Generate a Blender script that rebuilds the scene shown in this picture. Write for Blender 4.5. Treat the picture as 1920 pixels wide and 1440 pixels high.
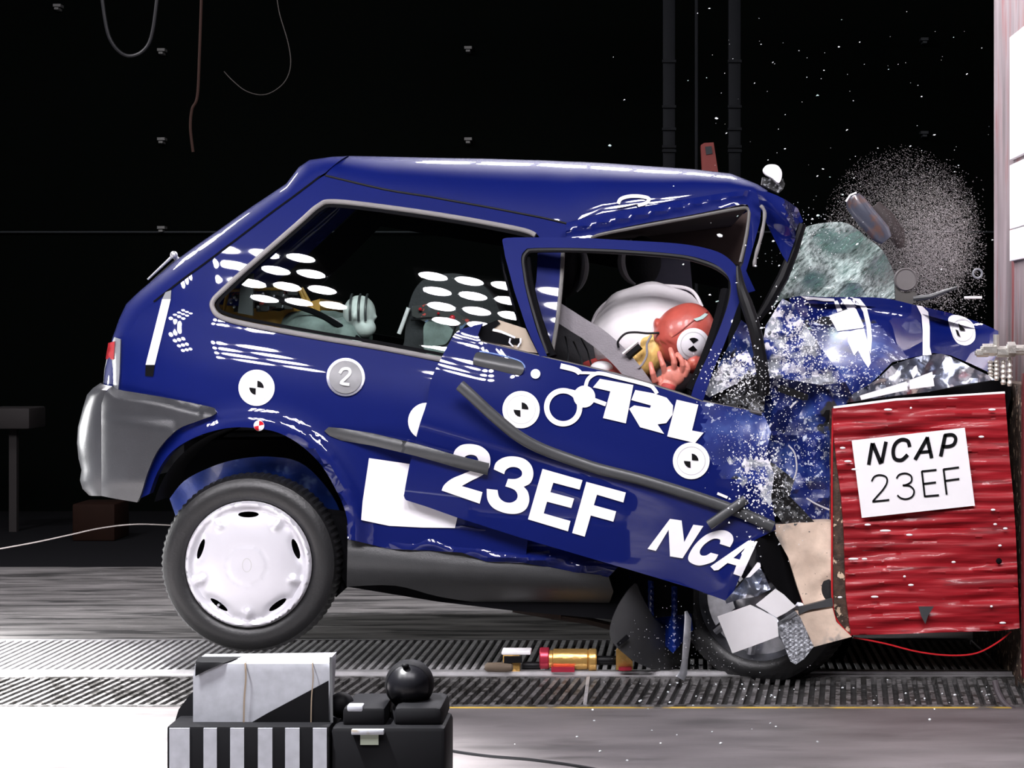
import bpy, bmesh, math, random
from mathutils import Vector, Matrix, noise
from mathutils.bvhtree import BVHTree
from mathutils.geometry import delaunay_2d_cdt

for o in list(bpy.data.objects): bpy.data.objects.remove(o, do_unlink=True)
SC = bpy.context.scene
COL = SC.collection
random.seed(7)
# ---------------------------------------------------------------- camera, world, exposure
F, D0, CX, CY, H = 3792.0, 6.0, 1180.0, 640.0, 1.008
cam = bpy.data.cameras.new('camera'); camo = bpy.data.objects.new('camera', cam); COL.objects.link(camo)
cam.sensor_width = 36; cam.lens = F / 1920 * 36
cam.shift_x = (960 - CX) / 1920; cam.shift_y = -(720 - CY) / 1920
cam.clip_start = .1; cam.clip_end = 60
camo.location = (0, -D0, H); camo.rotation_euler = (math.pi / 2, 0, 0)
SC.camera = camo
SC.view_settings.view_transform = 'Standard'; SC.view_settings.look = 'None'
SC.view_settings.gamma = 1; SC.view_settings.use_curve_mapping = False
SC.view_settings.exposure = 0.0
w = bpy.data.worlds.new('hall_darkness'); SC.world = w; w.use_nodes = True
w.node_tree.nodes['Background'].inputs[0].default_value = (.5, .6, .8, 1)
w.node_tree.nodes['Background'].inputs[1].default_value = 0.006

def P(px, py, Y=0.0):
    d = D0 + Y
    return Vector(((px - CX) * d / F, Y, H + (CY - py) * d / F))

def GY(py):
    """depth of the floor seen at image row py"""
    return F * H / (py - CY) - D0

# ---------------------------------------------------------------- materials
def mat(name, col, rough=.5, metal=0, coat=0, noise_amt=.08, nscale=18, bump=0, bscale=40, spec=.5, emis=None, estr=0,
        specks=None, stretch=(1, 1, 1), coat_rough=.04):
    m = bpy.data.materials.new(name); m.use_nodes = True
    nt = m.node_tree; b = nt.nodes['Principled BSDF']
    b.inputs['Roughness'].default_value = rough; b.inputs['Metallic'].default_value = metal
    b.inputs['Coat Weight'].default_value = coat; b.inputs['Coat Roughness'].default_value = coat_rough
    b.inputs['Specular IOR Level'].default_value = spec
    tc = nt.nodes.new('ShaderNodeTexCoord'); mp = nt.nodes.new('ShaderNodeMapping')
    mp.inputs['Scale'].default_value = stretch
    nt.links.new(tc.outputs['Object'], mp.inputs[0])
    nz = nt.nodes.new('ShaderNodeTexNoise'); nz.inputs['Scale'].default_value = nscale; nz.inputs['Detail'].default_value = 5
    nt.links.new(mp.outputs[0], nz.inputs['Vector'])
    rp = nt.nodes.new('ShaderNodeValToRGB')
    c0 = [max(0, c * (1 - noise_amt)) for c in col[:3]] + [1]; c1 = [min(1, c * (1 + noise_amt)) for c in col[:3]] + [1]
    rp.color_ramp.elements[0].position = .3; rp.color_ramp.elements[1].position = .7
    rp.color_ramp.elements[0].color = c0; rp.color_ramp.elements[1].color = c1
    nt.links.new(nz.outputs['Fac'], rp.inputs[0])
    out = rp.outputs[0]
    for sp in (specks or []):        # (color, scale, threshold, softness, blotch_scale, blotch_threshold)
        c, s, th, so, bs, bt = sp
        n2 = nt.nodes.new('ShaderNodeTexNoise'); n2.inputs['Scale'].default_value = s; n2.inputs['Detail'].default_value = 3
        n2.inputs['Roughness'].default_value = .6
        nt.links.new(mp.outputs[0], n2.inputs['Vector'])
        mr = nt.nodes.new('ShaderNodeMapRange'); mr.inputs[1].default_value = th; mr.inputs[2].default_value = th + so
        nt.links.new(n2.outputs['Fac'], mr.inputs[0])
        f = mr.outputs[0]
        if bs:
            n3 = nt.nodes.new('ShaderNodeTexNoise'); n3.inputs['Scale'].default_value = bs
            nt.links.new(mp.outputs[0], n3.inputs['Vector'])
            m3 = nt.nodes.new('ShaderNodeMapRange'); m3.inputs[1].default_value = bt; m3.inputs[2].default_value = bt + .12
            nt.links.new(n3.outputs['Fac'], m3.inputs[0])
            mu = nt.nodes.new('ShaderNodeMath'); mu.operation = 'MULTIPLY'
            nt.links.new(f, mu.inputs[0]); nt.links.new(m3.outputs[0], mu.inputs[1]); f = mu.outputs[0]
        mx = nt.nodes.new('ShaderNodeMix'); mx.data_type = 'RGBA'
        nt.links.new(f, mx.inputs['Factor']); nt.links.new(out, mx.inputs['A']); mx.inputs['B'].default_value = (*c, 1)
        out = mx.outputs['Result']
    nt.links.new(out, b.inputs['Base Color'])
    if bump:
        n4 = nt.nodes.new('ShaderNodeTexNoise'); n4.inputs['Scale'].default_value = bscale; n4.inputs['Detail'].default_value = 6
        nt.links.new(mp.outputs[0], n4.inputs['Vector'])
        bp = nt.nodes.new('ShaderNodeBump'); bp.inputs['Strength'].default_value = bump; bp.inputs['Distance'].default_value = .01
        nt.links.new(n4.outputs['Fac'], bp.inputs['Height']); nt.links.new(bp.outputs[0], b.inputs['Normal'])
    if emis:
        b.inputs['Emission Color'].default_value = (*emis, 1); b.inputs['Emission Strength'].default_value = estr
    return m

def glass_mat(name, tint, ior=1.5, diffuse=0, dcol=(.6, .8, .75)):
    m = bpy.data.materials.new(name); m.use_nodes = True; nt = m.node_tree; nt.nodes.clear()
    o = nt.nodes.new('ShaderNodeOutputMaterial'); t = nt.nodes.new('ShaderNodeBsdfTransparent'); g = nt.nodes.new('ShaderNodeBsdfGlossy')
    t.inputs[0].default_value = (*tint, 1); g.inputs['Roughness'].default_value = .015
    fr = nt.nodes.new('ShaderNodeFresnel'); fr.inputs[0].default_value = ior
    mx = nt.nodes.new('ShaderNodeMixShader')
    nt.links.new(fr.outputs[0], mx.inputs[0]); nt.links.new(t.outputs[0], mx.inputs[1]); nt.links.new(g.outputs[0], mx.inputs[2])
    res = mx.outputs[0]
    if diffuse:
        d = nt.nodes.new('ShaderNodeBsdfDiffuse'); d.inputs[0].default_value = (*dcol, 1)
        tc = nt.nodes.new('ShaderNodeTexCoord'); mp = nt.nodes.new('ShaderNodeMapping'); mp.inputs['Rotation'].default_value = (0, .75, 0)
        mp2 = nt.nodes.new('ShaderNodeMapping'); mp2.inputs['Scale'].default_value = (1, 1, 4)
        nz = nt.nodes.new('ShaderNodeTexNoise'); nz.inputs['Scale'].default_value = 26; nz.inputs['Detail'].default_value = 9; nz.inputs['Roughness'].default_value = .75
        nt.links.new(tc.outputs['Object'], mp.inputs[0]); nt.links.new(mp.outputs[0], mp2.inputs[0]); nt.links.new(mp2.outputs[0], nz.inputs['Vector'])
        mr = nt.nodes.new('ShaderNodeMapRange'); mr.inputs[1].default_value = .62 - diffuse * .3; mr.inputs[2].default_value = .85 - diffuse * .25
        nt.links.new(nz.outputs['Fac'], mr.inputs[0])
        m2 = nt.nodes.new('ShaderNodeMixShader'); nt.links.new(mr.outputs[0], m2.inputs[0])
        nt.links.new(res, m2.inputs[1]); nt.links.new(d.outputs[0], m2.inputs[2]); res = m2.outputs[0]
    nt.links.new(res, o.inputs[0])
    return m

BLUE = (.0006, .0055, .092)
M = {}
M['blue'] = mat('blue_paint', BLUE, .55, 0, 1, .05, 3, spec=.12, coat_rough=.025, specks=[((.02, .05, .3), 60, .74, .03, 3, .6)])
M['blue_dusty'] = mat('blue_paint_dusty', (.0016, .012, .14), .5, 0, .5, .3, 9, bump=.12, bscale=16, coat_rough=.2,
                      specks=[((.035, .075, .26), 9, .5, .22, 0, 0), ((.015, .016, .022), 5, .6, .12, 0, 0), ((.55, .6, .72), 52, .58, .05, 8, .42), ((.015, .016, .018), 7, .62, .03, 0, 0)])
M['blue_flaked'] = mat('blue_paint_flaked', (.003, .018, .17), .5, 0, .5, .3, 9, bump=.2, bscale=30, coat_rough=.25,
                       specks=[((.3, .32, .36), 10, .5, .06, 0, 0), ((.8, .78, .85), 34, .52, .05, 6, .4), ((.03, .03, .035), 40, .62, .04, 7, .5)])
M['glitter_black'] = mat('black_trim_with_glass_crumbs', (.012, .012, .013), .5, 0, 0, .3, 20, bump=.3, bscale=60,
                         specks=[((.25, .26, .28), 90, .56, .05, 0, 0), ((.8, .8, .82), 70, .68, .03, 0, 0)])
M['black'] = mat('black_plastic', (.003, .003, .004), .5, spec=.2)
M['matt'] = mat('matt_black_case', (.0022, .0022, .0028), .6, spec=.06)
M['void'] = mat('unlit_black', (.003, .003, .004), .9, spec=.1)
M['rubber'] = mat('tyre_rubber', (.010, .010, .011), .42, bump=.1, bscale=120)
M['grey_plastic'] = mat('grey_bumper_plastic', (.033, .034, .038), .3, bump=.1, bscale=400)
M['sill'] = mat('grey_sill_plastic', (.035, .036, .038), .4, bump=.1, bscale=300)
M['strip'] = mat('rubbing_strip_plastic', (.045, .047, .05), .4)
M['seal'] = mat('window_seal_grey', (.20, .19, .19), .45)
M['white'] = mat('white_sticker', (.82, .8, .84), .5, noise_amt=.02)
M['ring'] = mat('pale_grey_ink', (.5, .5, .5), .6)
M['ink'] = mat('black_ink', (.004, .004, .005), .7, spec=.1)
M['hub'] = mat('silver_hubcap_paint', (.62, .61, .66), .35, .25, .3, .02)
M['bright'] = mat('bright_plated_metal', (.62, .6, .55), .3, .75, bump=.3, bscale=80)
M['steel'] = mat('scratched_steel', (.45, .46, .5), .28, .9, bump=.25, bscale=12, noise_amt=.4)
M['silverfoil'] = mat('crumpled_bare_metal', (.22, .24, .3), .3, .8, bump=.5, bscale=16, noise_amt=.7, nscale=12,
                      specks=[((.8, .8, .86), 14, .55, .05, 0, 0), ((.02, .03, .06), 9, .58, .06, 0, 0)])
M['red'] = mat('red_barrier_paint', (.27, .006, .012), .5, 0, .12, spec=.3, noise_amt=.25, nscale=12, bump=.3, bscale=14, stretch=(.35, 1, 5),
               specks=[((.8, .6, .62), 18, .70, .02, 0, 0), ((.16, .002, .006), 9, .60, .05, 0, 0)])
M['red_edge'] = mat('red_lacquer', (.45, .01, .015), .4)
M['rust'] = mat('rusty_edge', (.05, .028, .018), .8, noise_amt=.7, nscale=40, bump=.5, bscale=60, specks=[((.55, .42, .3), 45, .6, .04, 0, 0)])
M['beige'] = mat('beige_honeycomb_facing', (.62, .48, .38), .8, noise_amt=.2, nscale=14, bump=.3, bscale=30,
                 specks=[((.2, .2, .2), 16, .52, .1, 5, .5), ((.05, .06, .07), 50, .68, .04, 0, 0)])
M['honey'] = mat('aluminium_honeycomb', (.35, .36, .39), .5, .5, bump=.9, bscale=90, noise_amt=.5, nscale=60)
M['alu'] = mat('barrier_steel_plate', (.27, .22, .23), .5, .2, noise_amt=.35, nscale=5, stretch=(1, 3, .4), bump=.1, bscale=30,
               specks=[((.26, .07, .07), 6, .5, .15, 2.5, .45)])
M['paper'] = mat('white_paper', (.8, .78, .8), .7, noise_amt=.02)
M['redlens'] = mat('tail_lamp_red', (.5, .01, .02), .25, 0, 1)
M['lampgrey'] = mat('smoked_tail_lamp', (.2, .21, .23), .3, 0, 1)
M['gold'] = mat('gold_anodised_metal', (.6, .36, .11), .3, .7, bump=.2, bscale=60)
M['redalu'] = mat('red_anodised_metal', (.45, .03, .06), .3, .5)
M['brown'] = mat('brown_rubber', (.11, .08, .055), .8)
M['orange'] = mat('orange_case', (.009, .003, .0015), .8, spec=.1)
M['yellowbox'] = mat('ochre_case', (.5, .26, .04), .5)
M['skin_red'] = mat('red_dummy_vinyl', (.43, .075, .055), .42, 0, .2, .15, 20, bump=.1, bscale=60, specks=[((.7, .25, .16), 30, .6, .1, 8, .5)])
M['skin_hand'] = mat('reddened_dummy_hand_vinyl', (.62, .2, .15), .45, 0, .2, .2, 40)
M['face_yellow'] = mat('yellow_dummy_face_vinyl', (.72, .46, .14), .5, 0, 0, .2, 30)
M['bag'] = mat('airbag_fabric', (.74, .7, .72), .8, noise_amt=.12, nscale=7, bump=.3, bscale=14)
M['belt'] = mat('seat_belt_webbing', (.24, .22, .24), .6, bump=.2, bscale=200)
M['cloth_dark'] = mat('dark_seat_cloth', (.02, .02, .024), .75, bump=.2, bscale=100)
M['cloth_green'] = mat('grey_green_cloth', (.16, .2, .19), .8, noise_amt=.5, nscale=16, bump=.5, bscale=18)
M['pale_head'] = mat('pale_dummy_vinyl', (.5, .53, .52), .5, noise_amt=.35, nscale=9)
M['lav'] = mat('lavender_grey_trim', (.2, .2, .28), .6)
M['dials'] = mat('instrument_panel', (.03, .03, .03), .5, specks=[((.5, .05, .04), 45, .62, .02, 0, 0), ((.1, .16, .3), 38, .6, .03, 9, .5)])
M['beigepanel'] = mat('tan_door_edge', (.36, .29, .22), .6)
M['headliner'] = mat('brown_headliner', (.04, .022, .018), .8)
M['inner_blue'] = mat('scuffed_blue_wheel_house', (.008, .03, .2), .5, 0, .5, .4, 8, bump=.4, bscale=14, stretch=(1, 1, 1),
                      specks=[((.2, .3, .55), 10, .52, .15, 4, .42)])
M['floorfar'] = mat('worn_dark_boards', (.105, .1, .098), .55, noise_amt=.6, nscale=7, stretch=(.35, 2.2, 1), bump=.2, bscale=8,
                    specks=[((.025, .024, .024), 6, .52, .1, 0, 0), ((.3, .3, .3), 30, .68, .05, 0, 0)])
M['concrete'] = mat('smooth_concrete', (.115, .104, .106), .55, noise_amt=.3, nscale=5, stretch=(.5, 1.5, 1), bump=.08, bscale=60,
                    specks=[((.06, .055, .055), 4, .55, .15, 0, 0)])
M['tread'] = mat('grating_bars', (.4, .39, .4), .45, .3, noise_amt=.3, nscale=30, bump=.2, bscale=60)
M['tread2'] = mat('dirty_grating_bars', (.12, .115, .115), .5, .1, noise_amt=.5, nscale=40, bump=.3, bscale=60, specks=[((.03, .028, .026), 22, .5, .08, 0, 0)])
M['treaddark'] = mat('grating_pit', (.035, .034, .034), .6, noise_amt=.5, nscale=30, specks=[((.25, .25, .25), 60, .65, .05, 0, 0)])
M['rail'] = mat('bright_floor_rail', (.5, .49, .5), .35, .5, noise_amt=.15)
M['wall'] = mat('black_wall_cladding', (.0009, .0014, .0011), .8, spec=.02)
M['wall_line'] = mat('dull_rail', (.02, .023, .026), .6, spec=.2)
M['clip'] = mat('grey_clip', (.14, .14, .135), .6, spec=.2)
M['yellow'] = mat('yellow_floor_line', (.5, .33, .05), .6, noise_amt=.3, nscale=6, specks=[((.1, .09, .08), 5, .5, .1, 0, 0)])
M['cable'] = mat('grey_cable', (.25, .22, .21), .5)
M['tin'] = mat('pale_grey_tin', (.17, .174, .195), .6, noise_amt=.12, nscale=40, specks=[((.12, .1, .08), 12, .64, .05, 0, 0)])
M['shard'] = mat('glass_crumb', (.8, .84, .86), .3, 0, .5)
M['shard_green'] = mat('greenish_glass_crumb', (.45, .62, .58), .2, 0, .8)
M['glass'] = glass_mat('window_glass', (.82, .9, .87), 1.55)
M['screen'] = glass_mat('shattered_windscreen_glass', (.55, .68, .64), 1.5, .8, (.6, .7, .68))
M['lens'] = mat('lit_lamp_lens', (.9, .9, .9), .3, emis=(.99, .955, 1), estr=106)

# ---------------------------------------------------------------- mesh helpers
def add(name, bm, m, parent=None, label=None, cat=None, group=None, kind=None, angle=35, origin=None):
    me = bpy.data.meshes.new(name)
    if origin is not None:
        bmesh.ops.translate(bm, verts=bm.verts, vec=-Vector(origin))
    for f in bm.faces: f.smooth = True
    bm.to_mesh(me); bm.free()
    try: me.set_sharp_from_angle(angle=math.radians(angle))
    except Exception: pass
    for mm in (m if isinstance(m, (list, tuple)) else [m]): me.materials.append(mm)
    o = bpy.data.objects.new(name, me); COL.objects.link(o)
    if origin is not None: o.location = origin
    if parent is not None:
        o.parent = parent
        if parent.type == 'EMPTY': o.matrix_parent_inverse = Matrix.Translation(-parent.location)
    for k, v in (('label', label), ('category', cat), ('group', group), ('kind', kind)):
        if v: o[k] = v
    return o

def thing(name, loc, label, cat, group=None):
    o = bpy.data.objects.new(name, None); COL.objects.link(o); o.location = loc; o.empty_display_size = .1
    o['label'] = label; o['category'] = cat
    if group: o['group'] = group
    return o

def base(bm):
    xs = [v.co for v in bm.verts]
    lo = Vector((min(v.x for v in xs), min(v.y for v in xs), min(v.z for v in xs)))
    hi = Vector((max(v.x for v in xs), max(v.y for v in xs), max(v.z for v in xs)))
    return ((lo.x + hi.x) / 2, (lo.y + hi.y) / 2, lo.z)

def solo(name, bm, m, label, cat, group=None, kind=None, angle=35):
    return add(name, bm, m, None, label, cat, group, kind, angle, origin=base(bm))

def cr(pts, n=6, closed=False):
    out = []; N = len(pts)
    rng = range(N) if closed else range(N - 1)
    for i in rng:
        if closed: p0, p1, p2, p3 = pts[i - 1], pts[i], pts[(i + 1) % N], pts[(i + 2) % N]
        else: p0, p1, p2, p3 = pts[max(i - 1, 0)], pts[i], pts[i + 1], pts[min(i + 2, N - 1)]
        for k in range(n):
            t = k / n
            out.append(tuple(.5 * ((2 * b) + (-a + c) * t + (2 * a - 5 * b + 4 * c - d) * t * t + (-a + 3 * b - 3 * c + d) * t ** 3)
                             for a, b, c, d in zip(p0, p1, p2, p3)))
    if not closed: out.append(tuple(pts[-1]))
    return out

def ip(tab, x):
    """smooth interpolation in a table of (x, y)"""
    if x <= tab[0][0]: return tab[0][1]
    if x >= tab[-1][0]: return tab[-1][1]
    for i in range(len(tab) - 1):
        if tab[i][0] <= x <= tab[i + 1][0]:
            x0, y0 = tab[i]; x1, y1 = tab[i + 1]
            m = lambda j: 0 if j <= 0 or j >= len(tab) - 1 else (tab[j + 1][1] - tab[j - 1][1]) / (tab[j + 1][0] - tab[j - 1][0])
            hh = x1 - x0; t = (x - x0) / hh; m0, m1 = m(i), m(i + 1)
            return (2*t**3 - 3*t*t + 1) * y0 + (t**3 - 2*t*t + t) * hh * m0 + (-2*t**3 + 3*t*t) * y1 + (t**3 - t*t) * hh * m1

def sm(a, b, x):
    t = max(0, min(1, (x - a) / (b - a))); return t * t * (3 - 2 * t)

def inside(p, poly):
    x, y = p; c = False; n = len(poly); j = n - 1
    for i in range(n):
        xi, yi = poly[i]; xj, yj = poly[j]
        if (yi > y) != (yj > y) and x < (xj - xi) * (y - yi) / (yj - yi) + xi: c = not c
        j = i
    return c

def segdist(p, a, b):
    ax, ay = a; bx, by = b; px, py = p; dx, dy = bx - ax, by - ay
    L = dx * dx + dy * dy; t = 0 if L == 0 else max(0, min(1, ((px - ax) * dx + (py - ay) * dy) / L))
    return math.hypot(px - ax - t * dx, py - ay - t * dy)

def resample(poly, step):
    out = []; n = len(poly)
    for i in range(n):
        a, b = poly[i], poly[(i + 1) % n]; L = math.hypot(b[0] - a[0], b[1] - a[1]); k = max(1, int(L / step + .5))
        for j in range(k): out.append((a[0] + (b[0] - a[0]) * j / k, a[1] + (b[1] - a[1]) * j / k))
    return out

def sheet(poly, mapf, holes=(), step=14, thick=0, bm=None, tvec=Vector((0, 1, 0)), jit=0):
    """triangulated sheet over a polygon of (u, v), mapped to the world by mapf; thickness goes along tvec"""
    bm = bm or bmesh.new()
    loops = [resample(poly, step)] + [resample(h, step) for h in holes]
    vs = []; es = []
    for L in loops:
        s = len(vs); vs += L; es += [(s + i, s + (i + 1) % len(L)) for i in range(len(L))]
    segs = [(vs[a], vs[b]) for a, b in es]
    x0 = min(v[0] for v in vs); x1 = max(v[0] for v in vs); y0 = min(v[1] for v in vs); y1 = max(v[1] for v in vs)
    # bucket the boundary for speed
    cell = step * 2; bk = {}
    for sgm in segs:
        cx, cy = (sgm[0][0] + sgm[1][0]) / 2, (sgm[0][1] + sgm[1][1]) / 2
        bk.setdefault((int(cx // cell), int(cy // cell)), []).append(sgm)
    y = y0 + step * .5; row = 0
    while y < y1:
        x = x0 + (step * .5 if row % 2 else step * .99)
        while x < x1:
            p = (x + random.uniform(-jit, jit) * step, y + random.uniform(-jit, jit) * step)
            if inside(p, loops[0]) and not any(inside(p, h) for h in loops[1:]):
                cx, cy = int(p[0] // cell), int(p[1] // cell)
                if all(segdist(p, *s) > step * .45 for i in (-1, 0, 1) for j in (-1, 0, 1) for s in bk.get((cx + i, cy + j), ())):
                    vs.append(p)
            x += step
        y += step * .87; row += 1
    v2, e2, f2, *_ = delaunay_2d_cdt([Vector(v) for v in vs], es, [], 0, step * 1e-3)
    nv = [bm.verts.new(mapf(v.x, v.y)) for v in v2]
    faces = []
    for f in f2:
        c = (sum(v2[i].x for i in f) / 3, sum(v2[i].y for i in f) / 3)
        if inside(c, loops[0]) and not any(inside(c, h) for h in loops[1:]):
            try: faces.append(bm.faces.new([nv[i] for i in f]))
            except ValueError: pass
    for f in faces:
        f.normal_update()
        if f.normal.dot(tvec) > 0: f.normal_flip()
    if thick:
        bmap = {}; tv = tvec * thick
        for f in faces:
            for v in f.verts:
                if v not in bmap: bmap[v] = bm.verts.new(v.co + tv)
        bnd = [e for f in faces for e in f.edges if len(e.link_faces) == 1]
        for e in bnd:
            a, b = e.verts
            lf = e.link_faces[0]; lv = list(lf.verts); ia = lv.index(a)
            if lv[(ia + 1) % len(lv)] is not b: a, b = b, a
            bm.faces.new([b, a, bmap[a], bmap[b]])
        for f in list(faces): bm.faces.new([bmap[v] for v in reversed(f.verts)])
    for v in [v for v in nv if not v.link_faces]: bm.verts.remove(v)
    return bm

def pxmap(yf, off=0):
    return lambda u, v: P(u, v, (yf(u, v) if callable(yf) else yf) + off)

def strip(bm, pts, width, mapf):
    """ribbon of even width along a path in (u, v)"""
    L = []; R = []; n = len(pts)
    for i, p in enumerate(pts):
        a = pts[max(i - 1, 0)]; b = pts[min(i + 1, n - 1)]
        dx, dy = b[0] - a[0], b[1] - a[1]; l = math.hypot(dx, dy) or 1
        wd = (width[i] if isinstance(width, (list, tuple)) else width) / 2
        if 0 < i < n - 1:
            d1 = Vector((p[0] - a[0], p[1] - a[1])).normalized(); d2 = Vector((b[0] - p[0], b[1] - p[1])).normalized()
            c = max(.5, math.sqrt(max(0, (1 + d1.dot(d2)) / 2))); wd /= c
            t = d1 + d2; l = t.length or 1; dx, dy = t.x, t.y
        nx, ny = -dy / l * wd, dx / l * wd
        L.append(bm.verts.new(mapf(p[0] + nx, p[1] + ny))); R.append(bm.verts.new(mapf(p[0] - nx, p[1] - ny)))
    for i in range(n - 1):
        f = bm.faces.new([L[i], L[i + 1], R[i + 1], R[i]]); f.normal_update()
        if f.normal.y > 0: f.normal_flip()
    return bm

def tube(bm, pts, rad, seg=12, flat=1.0, cap=True):
    pts = [Vector(p) for p in pts]; n = len(pts); rings = []
    up = None
    for i, p in enumerate(pts):
        t = (pts[min(i + 1, n - 1)] - pts[max(i - 1, 0)]).normalized()
        if up is None:
            up = Vector((0, 1, 0)) if abs(t.y) < .9 else Vector((1, 0, 0))
        s = t.cross(up).normalized(); up2 = s.cross(t).normalized(); up = up2
        r = rad[i] if isinstance(rad, (list, tuple)) else rad
        rings.append([bm.verts.new(p + s * math.cos(a) * r + up2 * math.sin(a) * r * flat) for a in
                      [2 * math.pi * k / seg for k in range(seg)]])
    for i in range(n - 1):
        for k in range(seg):
            bm.faces.new([rings[i][k], rings[i][(k + 1) % seg], rings[i + 1][(k + 1) % seg], rings[i + 1][k]])
    if cap:
        bm.faces.new(list(reversed(rings[0]))); bm.faces.new(rings[-1])
    return bm

def box(bm, x0, x1, y0, y1, z0, z1, rot=None, bevel=0):
    r = bmesh.ops.create_cube(bm, size=1); vs = r['verts']
    for v in vs: v.co = Vector(((x0 + x1) / 2 + v.co.x * (x1 - x0), (y0 + y1) / 2 + v.co.y * (y1 - y0), (z0 + z1) / 2 + v.co.z * (z1 - z0)))
    if bevel:
        es = list({e for v in vs for e in v.link_edges})
        bmesh.ops.bevel(bm, geom=es, offset=bevel, segments=2, affect='EDGES', profile=.5)
    return bm

def ell(bm, c, r, rot=None, u=20, v=14):
    q = bmesh.ops.create_uvsphere(bm, u_segments=u, v_segments=v, radius=1)
    Mx = Matrix.Translation(Vector(c)) @ (rot.to_4x4() if rot else Matrix.Identity(4)) @ Matrix.Diagonal((*r, 1))
    bmesh.ops.transform(bm, matrix=Mx, verts=q['verts']); return q['verts']

def lathe(bm, prof, c, seg=64, wob=None, mx=None):
    """profile of (r, y) about the Y axis through c"""
    rings = []
    for j, (r, y) in enumerate(prof):
        rg = []
        for k in range(seg):
            a = 2 * math.pi * k / seg; rr = r + (wob(j, k) if wob else 0)
            co = Vector((rr * math.cos(a), y, rr * math.sin(a)))
            if mx: co = mx @ co
            rg.append(bm.verts.new(co + Vector(c)))
        rings.append(rg)
    for j in range(len(rings) - 1):
        for k in range(seg):
            bm.faces.new([rings[j][k], rings[j + 1][k], rings[j + 1][(k + 1) % seg], rings[j][(k + 1) % seg]])
    return rings

def remeshed(o, vox=.004, sm_it=4):
    md = o.modifiers.new('skin', 'REMESH'); md.mode = 'VOXEL'; md.voxel_size = vox; md.use_smooth_shade = True
    s = o.modifiers.new('smooth', 'SMOOTH'); s.iterations = sm_it; s.factor = .5
    return o

def circ(cx, cy, r, n=28, ry=None, rot=0):
    ry = ry or r; c, s = math.cos(rot), math.sin(rot)
    return [(cx + r * math.cos(a) * c - ry * math.sin(a) * s, cy + r * math.cos(a) * s + ry * math.sin(a) * c)
            for a in [2 * math.pi * k / n for k in range(n)]]

def corners(pts, sharp, n=5):
    """closed outline: smooth between the corner indices"""
    out = []; s = sorted(sharp); N = len(pts)
    for a, b in zip(s, s[1:] + [s[0] + N]):
        seg = [pts[k % N] for k in range(a, b + 1)]
        out += cr(seg, n)[:-1] if len(seg) > 2 else seg[:1]
    return out

def mapcrop(ox, oy, pts, s=3.2):
    return [(ox + x / s, oy + y / s) for x, y in pts]
# ---------------------------------------------------------------- lights: floodlight banks over the track
def bank(loc, aim, cols, rows, sp, r, label, spy=None):
    spy = spy or sp
    root = thing('floodlight_bank', loc, label, 'floodlight', 'floodlight banks above the track')
    z = (Vector(aim) - Vector(loc)).normalized(); x = z.cross(Vector((0, 1, 0.2))).normalized(); y = x.cross(z).normalized()
    R = Matrix((x, y, z)).transposed()
    bm = bmesh.new(); box(bm, -cols * sp / 2, cols * sp / 2, -rows * spy / 2, rows * spy / 2, -.12, -.01, bevel=.01)
    bmesh.ops.transform(bm, matrix=Matrix.Translation(loc) @ R.to_4x4(), verts=bm.verts)
    add('housing', bm, M['black'], root)
    for i in range(cols):
        for j in range(rows):
            bm = bmesh.new()
            bmesh.ops.create_circle(bm, cap_ends=True, segments=20, radius=r)
            c = Vector(((i - (cols - 1) / 2) * sp, (j - (rows - 1) / 2) * spy, .004))
            for f in bm.faces:
                f.normal_update()
                if f.normal.z < 0: f.normal_flip()
            bmesh.ops.transform(bm, matrix=Matrix.Translation(loc) @ R.to_4x4() @ Matrix.Translation(c), verts=bm.verts)
            add('lens', bm, M['lens'], root)
    return root
bank((-1.72, -4.1, 4.4), (-1.0, 0, .9), 3, 4, .29, .115, 'black bank of round floodlights above the rear of the car', .42)
bank((-0.15, -4.1, 4.4), (-.1, 0, .9), 3, 4, .29, .115, 'black bank of round floodlights above the car door', .42)
bank((1.35, -4.1, 4.4), (.8, 0, .9), 3, 4, .27, .105, 'black bank of round floodlights above the red barrier', .38)
bank((.0, 2.2, 3.25), (.0, .4, 1.5), 7, 2, .235, .105, 'wide bank of round floodlights behind the car roof', .26)
bank((-4.1, -3.6, 4.4), (-1.6, 0, .9), 3, 4, .29, .115, 'black bank of round floodlights out past the rear bumper', .42)
bank((-3.5, 1.7, 3.9), (-1.3, .4, 1.2), 3, 4, .3, .12, 'bank of round floodlights high behind the tailgate')
def spot(loc, aim, power, size, blend=.5, rad=.1):
    l = bpy.data.lights.new('floor_spotlight', 'SPOT'); l.energy = power; l.spot_size = math.radians(size); l.spot_blend = blend
    l.shadow_soft_size = rad; o = bpy.data.objects.new('floor_spotlight', l); COL.objects.link(o); o.location = loc
    o.rotation_euler = (Vector(aim) - Vector(loc)).to_track_quat('-Z', 'Y').to_euler(); return o
spot((-2.85, -.7, 3.6), (-2.8, -.5, 0), 14000, 52, .9)
spot((-1.75, -2.0, 3.4), (-1.72, -1.95, 0), 5000, 56, .35)
spot((-4.6, 1.3, .9), (-.3, .7, 0), 1000, 44, .8, .25)

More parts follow.
